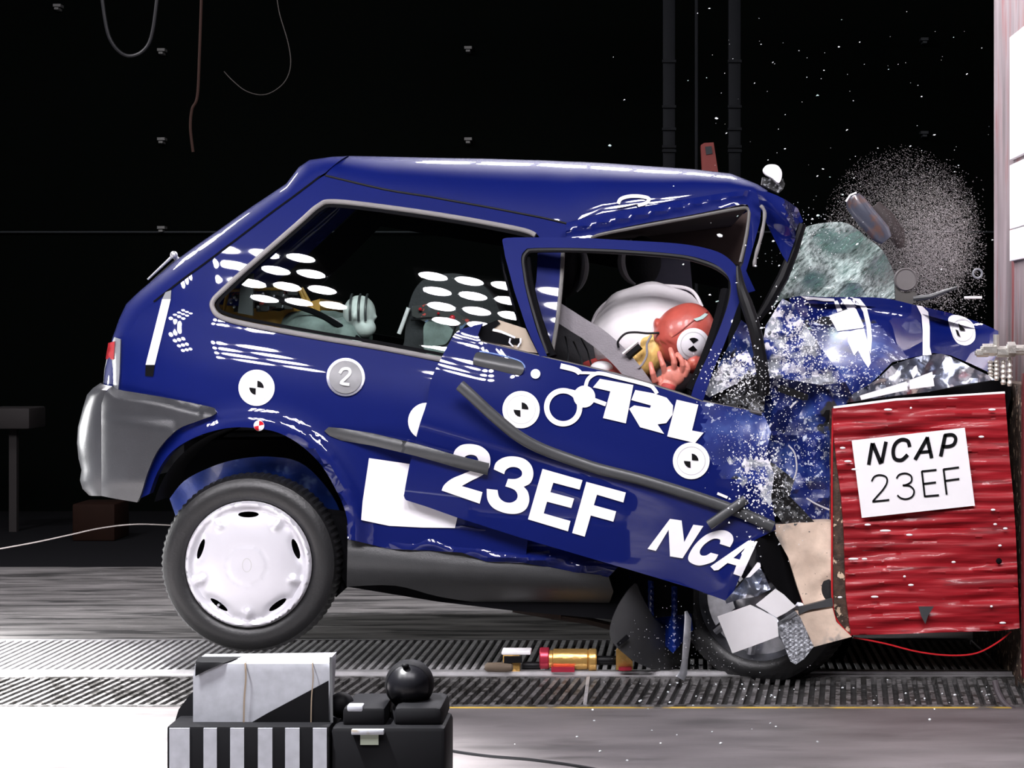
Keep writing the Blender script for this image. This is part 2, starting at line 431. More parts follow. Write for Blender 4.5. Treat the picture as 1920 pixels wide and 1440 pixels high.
# ---------------------------------------------------------------- the hall
bm = bmesh.new(); box(bm, -5, 3.5, 3.0, 9.0, -.12, 0); add('floor', bm, M['void'], kind='structure', label='unlit black floor at the back of the hall')
bm = bmesh.new(); box(bm, -5, 3.5, .84, 3.02, -.1, .002); add('floor', bm, M['floorfar'], kind='structure', label='worn dark boards behind the car')
bm = bmesh.new(); box(bm, -5, 3.5, -6.5, -.42, -.1, 0); add('floor', bm, M['concrete'], kind='structure', label='smooth grey concrete in front of the gratings')
bm = bmesh.new(); box(bm, -5, 3.5, -.42, .84, -.1, -.02); add('floor', bm, M['treaddark'], kind='structure', label='dark bed under the gratings')
bm = bmesh.new(); box(bm, -5, 3.5, 6.0, 6.15, 0, 6.0); add('wall_back', bm, M['wall'], kind='structure')
# gratings
def grating(y0, y1, pitch, wd, name, label, lean=.0, m=None):
    bm = bmesh.new(); x = -3.0
    box(bm, -5, 3.0, y0 - .012, y0, -.02, .002); box(bm, -5, 3.0, y1, y1 + .012, -.02, .002)
    while x < 1.4:
        a = bm.verts.new((x, y0, 0)); b = bm.verts.new((x + wd, y0, 0)); c = bm.verts.new((x + wd + lean, y1, 0)); d = bm.verts.new((x + lean, y1, 0))
        a2 = bm.verts.new((x, y0, -.018)); b2 = bm.verts.new((x + wd, y0, -.018)); c2 = bm.verts.new((x + wd + lean, y1, -.018)); d2 = bm.verts.new((x + lean, y1, -.018))
        bm.faces.new([a, b, c, d]); bm.faces.new([a, d, d2, a2]); bm.faces.new([b, b2, c2, c])
        x += pitch
    return solo(name, bm, m or M['tread'], label, 'grating', kind='structure')
grating(.20, .82, .027, .013, 'floor_grating', 'bright barred floor grating under the rear wheel', .02)
grating(-.40, .06, .03, .013, 'floor_grating', 'second barred floor grating nearer the camera', .05, M['tread2'])
bm = bmesh.new(); box(bm, -5, 3.0, .075, .185, -.03, .004); box(bm, -5, 3, .10, .12, .0, .012)
solo('floor_rail', bm, M['rail'], 'smooth bright metal rail between the two gratings', 'rail', kind='structure')
bm = bmesh.new(); box(bm, -.62, 1.05, -.445, -.43, 0, .0015); add('trim_1', bm, M['yellow'], kind='structure', label='thin worn yellow line on the concrete edge')
bm = bmesh.new(); box(bm, -.128, -.118, -.40, .06, -.02, .006); add('trim_2', bm, M['tread'], kind='structure', label='joint across the front grating')
# things on the back wall
bm = bmesh.new(); a = P(0, 435, -.0); yb = 5.96
def B(px, py, Y=5.96): return P(px, py, Y)
l0, l1 = B(-60, 435), B(1880, 435)
tube(bm, [l0, l1], .006, 8); solo('wall_rail', bm, M['wall_line'], 'thin pale rail running along the black back wall', 'rail')
for i, (px, py, lb) in enumerate([(303, 95, 'small grey clip on the dark wall above the rear wheel, topmost of its row'), (303, 262, 'small grey clip on the dark wall, middle of the left row'),
        (303, 428, 'small grey clip on the thin wall rail'), (878, 91, 'small grey clip at the top centre of the dark wall'),
        (878, 262, 'small grey clip on the dark wall just above the car roof'), (1733, 75, 'dim grey clip high on the wall near the barrier'),
        (1733, 250, 'dim grey clip on the wall above the dust cloud'), (108, 12, 'dim grey clip at the top left corner')]):
    p = B(px, py, 5.95); bm = bmesh.new()
    box(bm, p.x - .022, p.x + .022, 5.93, 6.0, p.z - .004, p.z + .012); box(bm, p.x - .012, p.x + .012, 5.92, 6.0, p.z - .022, p.z - .010)
    solo('wall_clip', bm, M['clip'] if px < 1000 else M['wall_line'], lb, 'clip', 'clips on the back wall')
for (x0, x1, yt, yb_, lb) in [(1243, 1266, -10, 305, 'dark steel column left of the red satchel'), (1303, 1309, -10, 290, 'thin dark steel upright beside the red satchel'),
                         (1366, 1389, -10, 320, 'dark steel column right of the red satchel')]:
    Y = 3.6; a = P(x0, yt, Y); b = P(x1, yb_, Y); bm = bmesh.new()
    box(bm, a.x, b.x, Y, Y + .05, 0, a.z, bevel=.003)
    if x1 - x0 > 10:
        for py in (115, 200, 242, 275, 283): q = P(x0, py, Y); box(bm, a.x - .004, b.x + .004, Y - .012, Y, q.z - .006, q.z + .006)
    solo('steel_column', bm, mat('column_steel', (.0035, .004, .005), .6, spec=.05), lb, 'column')
bm = bmesh.new(); Y = 3.5
bm = sheet([(1314, 272), (1320, 268), (1338, 267), (1350, 345), (1318, 345)], pxmap(Y), step=12, thick=.08)
sat = solo('hanging_satchel', bm, mat('red_cloth', (.13, .012, .008), .7), 'red box hanging between dark columns behind the roof', 'satchel')
bm = sheet([(1322, 275), (1334, 274), (1336, 288), (1324, 290)], pxmap(Y, -.006), step=12, thick=.01)
o = add('pocket', bm, M['wall_line']); o.parent = sat; o.matrix_parent_inverse = Matrix.Translation(-sat.location)
# crates behind
for (x0, x1, y0, y1, Y, m, lb) in [(-30, 55, 765, 805, 4.6, mat('dim_brown_board', (.006, .0035, .0035), .8), 'dim brown board held on a stand at the left edge'),
                                (135, 215, 945, 1000, 4.2, M['orange'], 'dim orange crate on the dark floor left of the wheel')]:
    a = P(x0, y0, Y); b = P(x1, y1, Y); bm = bmesh.new(); box(bm, a.x, b.x, Y, Y + .3, b.z if y1 < 900 else 0, a.z, bevel=.01)
    if y1 < 900: box(bm, a.x + .1, a.x + .14, Y + .1, Y + .14, 0, b.z)
    solo('crate' if y1 > 900 else 'display_board', bm, m, lb, 'crate' if y1 > 900 else 'board')
# cables
def cable(name, pts, Y, r, m, label, cat='cable'):
    bm = bmesh.new(); q = cr([(x, y, (Y[i] if isinstance(Y, list) else Y)) for i, (x, y) in enumerate(pts)], 8)
    tube(bm, [P(a, b, c) for a, b, c in q], r, 8); return solo(name, bm, m, label, cat)
cable('trailing_cable', [(-40, 1036), (60, 1018), (130, 1003), (190, 990), (255, 983), (325, 985)], .9, .0022, M['cable'], 'thin pale cable trailing from the rear wheel to the left edge')
cable('hanging_cable', [(518, -15), (524, 25), (540, 80), (545, 120), (536, 150), (515, 170), (490, 178), (460, 170), (435, 150), (420, 134)], 2.5, .002, mat('dim_cable', (.025, .022, .02), .6, spec=.1), 'thin cable looping down from the top over the car')
cable('hanging_cable', [(190, -15), (205, 70), (240, 105), (280, 80), (296, -15)], 2.6, .008, M['wall_line' if 0 else 'black'], 'thick black cable loop hanging at the top left')
cable('hanging_strap', [(378, -15), (374, 100), (370, 180), (360, 205), (357, 240), (362, 285)], 2.6, .006, mat('dim_strap', (.016, .007, .005), .7, spec=.1), 'dim brown strap hanging on the dark wall above the hatch', 'strap')
cable('floor_cable', [(820, 1404), (860, 1412), (920, 1420), (1010, 1428), (1120, 1445), (1200, 1470)], [GY(v) for v in (1404, 1412, 1420, 1428, 1445, 1470)], .006, M['black'], 'black cable lying on the concrete beside the equipment case')
cable('rubber_hose', [(1866, 1278), (1872, 1300), (1890, 1325), (1940, 1352)], [-.35, -.38, -.42, -.5], .009, mat('hose', (.05, .04, .045), .6), 'dark hose curving down at the lower right corner', 'hose')
# ---------------------------------------------------------------- the car: shape functions
YFAR = 1.58
TILT = [(220, 36), (330, 31), (400, 27.5), (460, 23.5), (515, 19.5), (580, 15), (612, 13), (636, 23), (660, 25), (688, 19.5), (715, 12), (745, 3), (770, .5), (800, 0), (900, -1), (1000, -4), (1120, -9)]
BODY = []; _y = 0.0; _v = 800.0
for _v in range(800, 200, -6): BODY.append((_v, _y)); _y += math.tan(math.radians(ip(TILT, _v - 3))) * 6 / 632
BODY.reverse(); _y = 0.0
for _v in range(806, 1130, 6): _y -= math.tan(math.radians(ip(TILT, _v - 3))) * 6 / 632; BODY.append((_v, _y))
TILT2 = [(220, 36), (330, 31), (400, 27.5), (460, 23.5), (515, 19.5), (580, 14), (612, 10), (640, 7.5), (700, 3), (745, 1), (800, 0)]
BODY2 = []; _y = 0.0
for _v in range(800, 200, -6): BODY2.append((_v, _y)); _y += math.tan(math.radians(ip(TILT2, _v - 3))) * 6 / 632
BODY2.reverse(); BODY2 += [t_ for t_ in BODY if t_[0] > 800]
def rearwrap(px): return 2.6e-6 * max(0, 410 - px) ** 2
def archflare(px, py):
    r = math.hypot(px - 466, py - 990)
    if py > 1000: r = abs(px - 466)
    return -.020 * (1 - sm(203, 222, r)) * sm(180, 187, r) - .006 * (1 - sm(222, 244, r)) if r > 150 else 0
def bodyY(px, py):
    return ip(BODY, py - .15 * (px - 600)) + rearwrap(px) + archflare(px, py)
def bodyY0(px, py): return ip(BODY, py - .15 * (px - 600)) + rearwrap(px)
def doorY(px, py):
    v = py - .255 * (px - 900)
    k_ = sm(900, 1080, px); y = ip(BODY, v - 14) * (1 - k_) + ip(BODY2, v) * k_ - .042 - .055 * sm(900, 1400, px)
    y -= .012 * math.exp(-((py - (790 + .30 * (px - 800))) / 38) ** 2) * sm(1500, 800, px)   # pressed crease
    y += .006 * math.sin(px / 60 + py / 90) * sm(1150, 1420, px)
    return y
CAR = thing('hatchback_car', (-.45, .78, 0), 'crashed dark blue hatchback car with its nose crushed into the red barrier', 'car')
def part(name, bm, m, parent=None, label=None, angle=35, **k): return add(name, bm, m, parent or CAR, label, angle=angle, **k)

# seam between tailgate and quarter panel, silhouette of the rear
TG = [((655, 293), (610, 324)), ((625, 294), (600, 330)), ((582, 300), (585, 342)), ((562, 313), (565, 357)), ((539, 344), (545, 372)), ((500, 370), (512, 396)), ((464, 394), (478, 422)),
      ((418, 427), (432, 457)), ((370, 460), (386, 492)), ((330, 489), (350, 518)), ((295, 519), (320, 541)), ((262, 547), (288, 566)), ((239, 569), (264, 588)), ((227, 595), (243, 622)), ((214, 632), (230, 650)), ((200, 690), (224, 700)), ((194, 740), (222, 742))]
GUT = [((655, 293), (610, 328)), ((720, 294), (720, 354)), ((800, 296), (800, 367)), ((850, 297), (850, 376)), ((912, 298), (912, 387)), ((974, 300), (974, 399)), ((1020, 301), (1020, 408)), ((1062, 303), (1062, 418)), ((1090, 304), (1092, 409)), ((1130, 306), (1130, 399)),
       ((1200, 311), (1200, 388)), ((1300, 318), (1300, 371)), ((1370, 326), (1362, 362)), ((1420, 346), (1405, 358)), ((1440, 358), (1424, 368))]
def loft(st, depth, th0, n=10, cross=8, crown=.03, ya=None, pw=None):
    bm = bmesh.new(); rows = []; pw = pw or [1] * len(st)
    for i, (s, g) in enumerate(st):
        th0i = th0[i] if isinstance(th0, list) else th0; s0 = math.sin(th0i); c0 = math.cos(th0i)
        Ya = bodyY0(*g) if ya is None else ya; D = depth[i] if isinstance(depth, list) else depth
        A = P(g[0], g[1], Ya); Bp = P(s[0], s[1], Ya + D); row = []
        for k in range(n + 1):
            th = th0i + (math.pi / 2 - th0i) * k / n
            f = ((math.sin(th) - s0) / (1 - s0)) ** pw[i]; Y = Ya + D * (c0 - math.cos(th)) / c0
            row.append(Vector((A.x + (Bp.x - A.x) * f, Y, A.z + (Bp.z - A.z) * f)))
        near = list(row); mid = []
        for k in range(1, cross):
            t = k / cross; Y = near[-1].y + (YFAR - 2 * near[-1].y) * t
            nrm = Vector((0, 0, 1)) if crown >= 0 else Vector((0, 0, 0))
            mid.append(Vector((Bp.x, Y, Bp.z + crown * math.sin(math.pi * t) * .0)))
        far = [Vector((v.x, YFAR - v.y, v.z)) for v in reversed(near)]
        rows.append([bm.verts.new(v) for v in near + mid + far])
    for a, b in zip(rows, rows[1:]):
        for k in range(len(a) - 1):
            bm.faces.new([a[k], a[k + 1], b[k + 1], b[k]])
    bmesh.ops.recalc_face_normals(bm, faces=bm.faces)
    return bm

# quarter panel -----------------------------------------------------------
QWIN = cr([(626, 374), (720, 384), (850, 403), (974, 426), (1004, 436)], 5) + [(1012, 445), (1006, 520), (992, 640), (984, 703)] + \
       cr([(824, 671), (720, 651), (589, 629), (464, 607), (412, 592), (396, 576), (397, 562), (417, 541), (464, 497), (557, 416), (596, 383), (626, 374)], 5)
ARCH = cr([(654, 1011), (648, 961), (626, 911), (598, 867), (557, 830), (511, 808), (448, 801), (401, 808), (357, 824), (320, 849), (295, 886), (280, 926)], 4)
quarter = [(610, 328), (720, 354), (850, 376), (974, 399), (1062, 418), (1066, 440), (1058, 470), (1048, 560), (1034, 665), (1010, 760), (1000, 900), (985, 1056), (912, 1053), (866, 1034), (790, 1030), (725, 1028)] + ARCH + \
          [(262, 935), (222, 930), (222, 742), (224, 700), (230, 650), (243, 622), (264, 588), (288, 566), (320, 541), (386, 492), (478, 422), (545, 372), (565, 357), (585, 342)]
part('quarter_panel', sheet(quarter, pxmap(bodyY), [QWIN], step=11, thick=.012), M['blue'])
# arch lip: rolled edge going inwards
bm = bmesh.new(); prev = None
for (x, y) in ARCH:
    Y = bodyY(x, y); a = bm.verts.new(P(x, y, Y)); b = bm.verts.new(P(x, y, Y) + Vector((0, .05, 0)))
    if prev: bm.faces.new([prev[0], a, b, prev[1]])
    prev = (a, b)
part('wheel_arch_lip', bm, M['blue'])
# far side of the body (seen through the windows)
bm = sheet([(610, 328), (1062, 418), (1400, 470), (1400, 990), (1160, 1060), (652, 1010), (600, 860), (480, 800), (330, 840), (270, 935), (222, 930), (222, 742), (243, 622), (320, 541)], pxmap(bodyY0),
           [[(626, 384), (1004, 446), (984, 690), (412, 592), (400, 570)], [(1040, 455), (1380, 520), (1400, 745), (1030, 665)]], step=26, thick=.012)
for v in bm.verts: v.co.y = YFAR - v.co.y
bmesh.ops.reverse_faces(bm, faces=bm.faces)
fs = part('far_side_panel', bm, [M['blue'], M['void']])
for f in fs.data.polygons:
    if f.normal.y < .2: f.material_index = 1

bm = loft(TG, .11, math.radians(18), n=8); part('tailgate', bm, M['blue'])
rb = loft(GUT, [.16, .2, .22, .24, .25, .26, .26, .26, .26, .25, .24, .2,   .16, .10, .07], [math.radians(v) for v in [21] * 7 + [19, 16, 15, 15, 15, 15, 15, 15]], n=18, cross=12, pw=[1] * 8 + [.92, .85, .8, .78, .8, .85, .9])
RBV = BVHTree.FromBMesh(rb)
def roofmap(off):
    def f(u, v):
        d = (P(u, v, 0) - Vector((0, -D0, H))).normalized(); hit = RBV.ray_cast(Vector((0, -D0, H)), d)
        return (hit[0] if hit[0] else P(u, v, .3)) - d * off
    return f
RF = part('roof', rb, M['blue'])
bm = bmesh.new(); strip(bm, cr([(1159, 382), (1164, 373), (1180, 368), (1200, 368), (1216, 372), (1212, 380), (1196, 385), (1176, 390), (1158, 394)], 5), 6.5, roofmap(.006)); part('roof_numeral', bm, M['white'], RF)
# seams
bm = bmesh.new(); q = [g for s, g in TG[1:12]]
strip(bm, cr(q, 4), 3.2, pxmap(bodyY0, -.0035)); part('tailgate_seam', bm, M['void'])
bm = bmesh.new(); q = [g for s, g in GUT[0:8]]
tube(bm, [P(x, y + 1, bodyY0(x, y) - .002) for x, y in cr(q, 4)], .0035, 8); part('roof_gutter', bm, M['black'])
# rear window across the tailgate
bm = bmesh.new(); rows = []
for (s, g) in TG[4:10]:
    Bp = P(s[0], s[1], bodyY0(*g) + .11); rows.append([bm.verts.new((Bp.x - .004, y, Bp.z + .004)) for y in (.42, .6, .8, 1.0, 1.16)])
for a, b in zip(rows, rows[1:]):
    for k in range(4): bm.faces.new([a[k], a[k + 1], b[k + 1], b[k]])
part('rear_window', bm, M['black'])
# rear wiper
p0, p1, p2 = P(342, 500, .36), P(326, 478, .33), P(277, 524, .33)
bm = bmesh.new(); tube(bm, [p0, p1], .008, 8); tube(bm, [p1, p1 + (p2 - p1) * .5, p2], [.005, .004, .003], 8); ell(bm, p1, (.012, .012, .012))
wp = part('rear_wiper', bm, mat('wiper_metal', (.5, .5, .52), .35, .6))
bm = bmesh.new(); tube(bm, [p1 + Vector((.004, 0, -.02)), p2 + Vector((.01, 0, -.012))], .005, 8); part('wiper_blade', bm, M['black'], wp)

# window seal and glass
outer = QWIN
def inset_path(d):
    pts = cr([(626, 374), (720, 384), (850, 403), (974, 426), (1004, 436)], 5)[:-1] + [(1008, 439)]
    return pts
bm = bmesh.new()
path = cr([(990, 703), (824, 673), (720, 653), (589, 631), (464, 608), (414, 594), (399, 578), (400, 563), (419, 543), (466, 500), (559, 419), (597, 386), (626, 378), (720, 388), (850, 407), (974, 430), (1004, 441)], 7)
tube(bm, [P(x, y, bodyY0(x, y) - .004) for x, y in path], .0078, 10)
part('window_seal', bm, M['seal'], label='pale grey quarter window seal')
bm = bmesh.new(); strip(bm, [(x, y) for x, y in cr([(984, 695), (826, 664), (720, 644), (589, 622), (466, 599), (420, 586), (409, 576), (410, 566), (428, 547), (474, 504), (566, 423), (602, 392), (628, 386), (720, 396), (850, 415), (972, 438), (1000, 447)], 7)], 6, pxmap(bodyY0, -.001))
part('window_gasket', bm, M['void'])
def qglassY(px, py):
    return bodyY0(px, py) + .004 + 1.1e-7 * (px - 700) ** 2
part('quarter_window', sheet(QWIN, pxmap(qglassY), step=22), M['glass'])

# roof rail and A pillar over the open door
railY = lambda px, py: ip([(350, .195), (400, .165), (440, .148), (520, .11), (620, .085)], py) + .02 * sm(1380, 1440, px)
rail = cr([(1062, 418), (1130, 400), (1200, 389), (1300, 371), (1362, 361), (1404, 357)], 4) + [(1424, 368), (1428, 380), (1425, 416), (1412, 463), (1399, 508), (1416, 545), (1400, 550), (1382, 516), (1394, 492), (1404, 440), (1408, 400), (1402, 384)] + \
       cr([(1392, 383), (1300, 402), (1200, 420), (1120, 438), (1100, 450), (1060, 456)], 4)
part('roof_rail', sheet(rail, pxmap(lambda x, y: railY(x, y) - .012 * math.exp(-((y - (418 - .2 * (x - 1062) + 12)) / 7) ** 2) * (x < 1400)), step=8, thick=.03), M['blue'])
bm = bmesh.new(); tube(bm, [P(x, y, railY(x, y) + .006) for x, y in cr([(1098, 452), (1120, 441), (1200, 425), (1300, 407), (1380, 392), (1402, 392), (1404, 410), (1398, 450), (1388, 492)], 6)], .0055, 8)
part('door_seal', bm, mat('door_seal_grey', (.1, .095, .09), .5))
bm = bmesh.new(); tube(bm, [P(x, y, railY(x, y) + .012) for x, y in cr([(1400, 384), (1410, 400), (1404, 440), (1392, 495), (1380, 520)], 6)], .008, 8)
part('pillar_seal', bm, M['black'])
bm = bmesh.new(); tube(bm, [P(x, y, .13) for x, y in cr([(1426, 385), (1434, 400), (1428, 440), (1417, 480), (1414, 500)], 5)], [.005, .006, .006, .005] * 5 + [.004], 8)
part('windscreen_seal', bm, M['seal'])
# folded roof corner
fold = [(1419, 357), (1440, 360), (1456, 366), (1476, 376), (1496, 391), (1506, 415), (1500, 422), (1476, 492), (1467, 479), (1452, 448), (1436, 416), (1425, 385)]
def foldY(px, py): return .14 - .05 * sm(1425, 1480, px) + .16 * sm(1480, 1500, px - .25 * (py - 420)) + .06 * sm(0, 60, (py - 357) - .75 * (px - 1419)) 
part('folded_roof_corner', sheet(fold, pxmap(foldY), step=7, thick=.006), M['blue'], angle=25)
bm = bmesh.new(); tube(bm, [P(x, y, .17) for x, y in [(1505, 420), (1488, 470), (1468, 520), (1440, 570), (1420, 600)]], [.012, .016, .018, .016, .01], 8)
part('windscreen_pillar', bm, M['black'])
# headliner, interior shell
bm = bmesh.new(); A = [P(x, y, .22) for x, y in ((640, 345), (1062, 408), (1200, 400), (1405, 375))]
r = [[bm.verts.new((a.x, y, a.z - .02 + .0)) for y in (.24, 1.34)] for a in A]
for a, b in zip(r, r[1:]): bm.faces.new([a[0], a[1], b[1], b[0]])
part('headliner', bm, M['headliner'])
bm = sheet([(1090, 405), (1200, 395), (1400, 372), (1412, 400), (1395, 500), (1300, 470), (1085, 462)], pxmap(1.30), step=26, thick=.02)
part('far_roof_lining', bm, M['headliner'])
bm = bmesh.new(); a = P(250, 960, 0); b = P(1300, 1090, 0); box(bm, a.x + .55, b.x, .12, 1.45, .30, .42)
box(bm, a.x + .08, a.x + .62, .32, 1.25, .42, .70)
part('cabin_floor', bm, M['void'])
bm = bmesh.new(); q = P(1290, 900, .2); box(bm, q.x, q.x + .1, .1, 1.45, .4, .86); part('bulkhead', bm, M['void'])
# B pillar behind the door window
part('door_pillar', sheet([(1010, 440), (1054, 440), (1042, 560), (1030, 668), (1000, 668), (1004, 560)], pxmap(lambda x, y: bodyY0(x, y) + .012 + .02 * sm(20, 0, abs(x - 1025 + .1 * (y - 560)))), step=8, thick=.03), M['blue'])
bm = bmesh.new(); tube(bm, [P(x, y, bodyY0(x, y) + .0) for x, y in cr([(1056, 455), (1053, 520), (1045, 600), (1033, 672)], 5)], .0065, 8)
part('pillar_trim', bm, mat('trim_grey', (.14, .135, .13), .45))

# ---------------------------------------------------------------- rear: lamp, bumper, filler cap, wheel
part('tail_lamp', sheet([(214, 632), (226, 636), (224, 700), (221, 738), (192, 737), (196, 690), (203, 660)], pxmap(lambda x, y: bodyY0(x, y) - .012 + .004 * max(0, 215 - x)), step=7, thick=.03), M['lampgrey'], label='smoked lower half of the tail lamp')
tl = CAR.children[-1]
part('lamp_lens', sheet([(203, 643), (215, 640), (213, 674), (198, 673)], pxmap(lambda x, y: bodyY0(x, y) - .016 + .004 * max(0, 215 - x)), step=6, thick=.012), M['redlens'], tl, label='red lamp lens')
BUMPT = [(193, 718), (223, 731), (300, 743), (395, 763)]
def bumpY(px, py):
    top = ip(BUMPT, px); e = 792 + .11 * (px - 215)
    y = -.030 + rearwrap(px) * .8
    y += .022 * (1 - sm(0, 20, py - top)) ** 1.5
    if px < 330: y -= .0105 * max(0, min(1, (py - e + 19) / 19)) * sm(338, 322, px)
    y += .000004 * max(0, 205 - px) ** 2 * 8 + .02 * sm(900, 945, py)
    return y
BUMP = cr([(210, 724), (223, 731), (300, 744), (390, 762), (403, 769), (401, 778), (370, 790), (332, 806), (297, 843), (277, 886), (265, 925), (257, 942)], 4) + [(215, 935), (190, 930)]
BUMP += [(190, 900), (190, 860), (190, 800), (190, 760), (196, 738)]
bm = sheet(BUMP, pxmap(bumpY), step=8, thick=.02)
st = [((193, 717), (210, 724)), ((178, 727), (200, 732)), ((167, 739), (193, 745)), ((159, 764), (190, 764)), ((149, 800), (190, 800)), ((147, 830), (190, 830)), ((150, 858), (190, 858)), ((156, 880), (190, 880)), ((153, 899), (190, 899)), ((158, 915), (190, 916)), ((170, 926), (194, 930))]
rows = []
for s, g in st:
    Ya = bumpY(*g); A = P(g[0], g[1], Ya); Bq = P(s[0], s[1], Ya + .13); row = []
    for k in range(9):
        th = math.radians(12) + math.radians(78) * k / 8; f = (math.sin(th) - math.sin(math.radians(12))) / (1 - math.sin(math.radians(12)))
        row.append(Vector((A.x + (Bq.x - A.x) * f, Ya + .13 * (1 - math.cos(th)), A.z + (Bq.z - A.z) * f)))
    row += [Vector((row[-1].x, y, row[-1].z)) for y in (.5, .8, 1.1)] + [Vector((v.x, YFAR - v.y, v.z)) for v in reversed(row)]
    rows.append([bm.verts.new(v) for v in row])
nf = []
for a, b in zip(rows, rows[1:]):
    for k in range(len(a) - 1): nf.append(bm.faces.new([a[k], b[k], b[k + 1], a[k + 1]]))
part('rear_bumper', bm, M['grey_plastic'])

def disc_part(name, cx, cy, r, yf, off, m, parent, n=32, thick=0, **k):
    return part(name, sheet(circ(cx, cy, r, n), pxmap(yf, off), step=max(3, r / 3), thick=thick), m, parent, **k)
def target(cx, cy, r, yf, parent, off=-.0032, rot=0, clip=None, wedge=.40, name='target_sticker', sy=1):
    pl = circ(cx, cy, r, 36, r * sy)
    if clip: pl = clip
    t = part(name, sheet(pl, pxmap(yf, off), step=r / 4), M['white'], parent)
    if not clip:
        bm = bmesh.new(); strip(bm, [(cx + r * .76 * math.cos(a), cy + r * .76 * sy * math.sin(a)) for a in [2 * math.pi * k / 36 for k in range(37)]], 1.0, pxmap(yf, off - .001))
        part('target_ring', bm, M['ring'], t)
        bm = bmesh.new()
        for s in (0, math.pi):
            a0 = rot + s
            w_ = [(cx + r * .05 * math.cos(a0 + .75), cy + r * .05 * sy * math.sin(a0 + .75))] + [(cx + r * wedge * math.cos(a0 + q), cy + r * wedge * sy * math.sin(a0 + q)) for q in [0, .4, .8, 1.2, 1.5]]
            sheet(w_, pxmap(yf, off - .0014), step=r / 4, bm=bm)
        part('target_wedge', bm, M['ink'], t)
    return t
QP = [c for c in CAR.children if c.name.startswith('quarter_panel')][0]
target(481, 727, 34, bodyY, QP, rot=-1.45)
target(800, 790, 35, bodyY, QP, clip=[(803, 757)] + [(800 + 35 * math.cos(a), 790 + 35 * math.sin(a)) for a in [-1.6 - 3.1 * k / 16 for k in range(17)]])
t = disc_part('small_sticker', 485.5, 798, 10, bodyY, -.004, M['white'], QP)
bm = bmesh.new(); sheet([(485, 798), (476, 800), (479, 806), (485, 808)], pxmap(bodyY, -.0055), step=4, bm=bm); sheet([(485.5, 798), (486, 789), (492, 791), (495, 796)], pxmap(bodyY, -.0055), step=4, bm=bm)
part('sticker_quadrant', bm, M['redlens'], t)
fc = disc_part('fuel_filler_cap', 648, 707, 36, lambda x, y: bodyY0(x, y), -.006, mat('filler_ring', (.25, .25, .3), .3, .6, 1), CAR, thick=.01)
disc_part('cap_face', 648, 707, 31, lambda x, y: bodyY0(x, y) - .006 - .006 * (1 - ((x - 648) ** 2 + (y - 707) ** 2) / 961), -.003, mat('filler_cap_grey', (.2, .2, .21), .45), fc)
two = mapcrop(120, 260, [(1642, 1395), (1668, 1372), (1708, 1372), (1722, 1395), (1700, 1418), (1662, 1432), (1648, 1450), (1690, 1462)])
bm = bmesh.new(); strip(bm, cr([(637, 700), (643, 692), (654, 692), (656, 700), (648, 709), (640, 718), (655, 721)], 4), 5.5, pxmap(lambda x, y: bodyY0(x, y) - .018)); part('cap_numeral', bm, mat('pale_numeral', (.6, .6, .63), .5), fc)
# L-shaped white plate, white stripe
Lp = [(692, 859), (768, 870), (762, 905), (757, 930), (762, 938), (800, 950), (858, 968), (853, 990), (790, 989), (730, 986), (677, 975), (680, 940)]
part('white_patch', sheet(Lp, pxmap(bodyY, -.004), step=9), M['white'], QP)
part('white_stripe', sheet([(304, 561), (320, 561), (290, 684), (273, 684)], pxmap(bodyY, -.004), step=6), M['white'], QP)
part('stripe_end', sheet([(310, 548), (321, 544), (320, 561), (304, 561)], pxmap(bodyY, -.004), step=6), M['lampgrey'], QP)
part('stripe_end', sheet([(273, 684), (290, 684), (287, 706), (272, 705)], pxmap(bodyY, -.004), step=6), M['void'], QP)
# rubbing strip on the body, bent over the door
bsY = lambda px, py: min(bodyY0(px, py) - .012 - .04 * sm(640, 780, px), (doorY(px, py) - .02 - .01 * sm(800, 910, px)) if px > 755 else 9)
RS = [(608, 808), (616, 801), (640, 803), (700, 813), (780, 832), (860, 855), (917, 869), (914, 891), (860, 878), (780, 855), (700, 836), (640, 826), (618, 817)]
part('body_rubbing_strip', sheet(RS, pxmap(lambda x, y: bsY(x, y) + .006 * abs(((y - (812 + .235 * (x - 640))) / 12)) ** 3), step=6, thick=.014), M['strip'])
# sill
sillY = lambda px, py: .015 + .0000045 * max(0, py - 1060) ** 2 * 4 - .010 * sm(1010, 1040, py - .12 * (px - 652)) * sm(1090, 1050, py - .12 * (px - 652))
SILL = cr([(652, 1010), (725, 1028), (790, 1031), (866, 1036), (912, 1052), (975, 1053), (1069, 1071), (1141, 1080)], 4) + cr([(1150, 1110), (1130, 1142), (1060, 1140), (960, 1132), (900, 1130), (820, 1118), (740, 1098), (650, 1100)], 4)
part('sill_cover', sheet(SILL, pxmap(sillY), step=9, thick=.02), M['sill'])
SB = [(650, 985), (760, 985), (860, 985), (1000, 1010), (1140, 1052), (1160, 1062), (1141, 1082), (1069, 1072), (975, 1054), (912, 1053), (866, 1036), (790, 1032), (725, 1029), (652, 1011)]
def sbY(px, py):
    v = py - .12 * (px - 652)
    return .012 + .018 * math.cos((v - 985) / 7.5) * sm(700, 820, px) * .6 + .02 * noise.noise(Vector((px / 60, py / 22, 3)))
part('sill_metal', sheet(SB, pxmap(sbY), step=6, thick=.01), M['blue'])
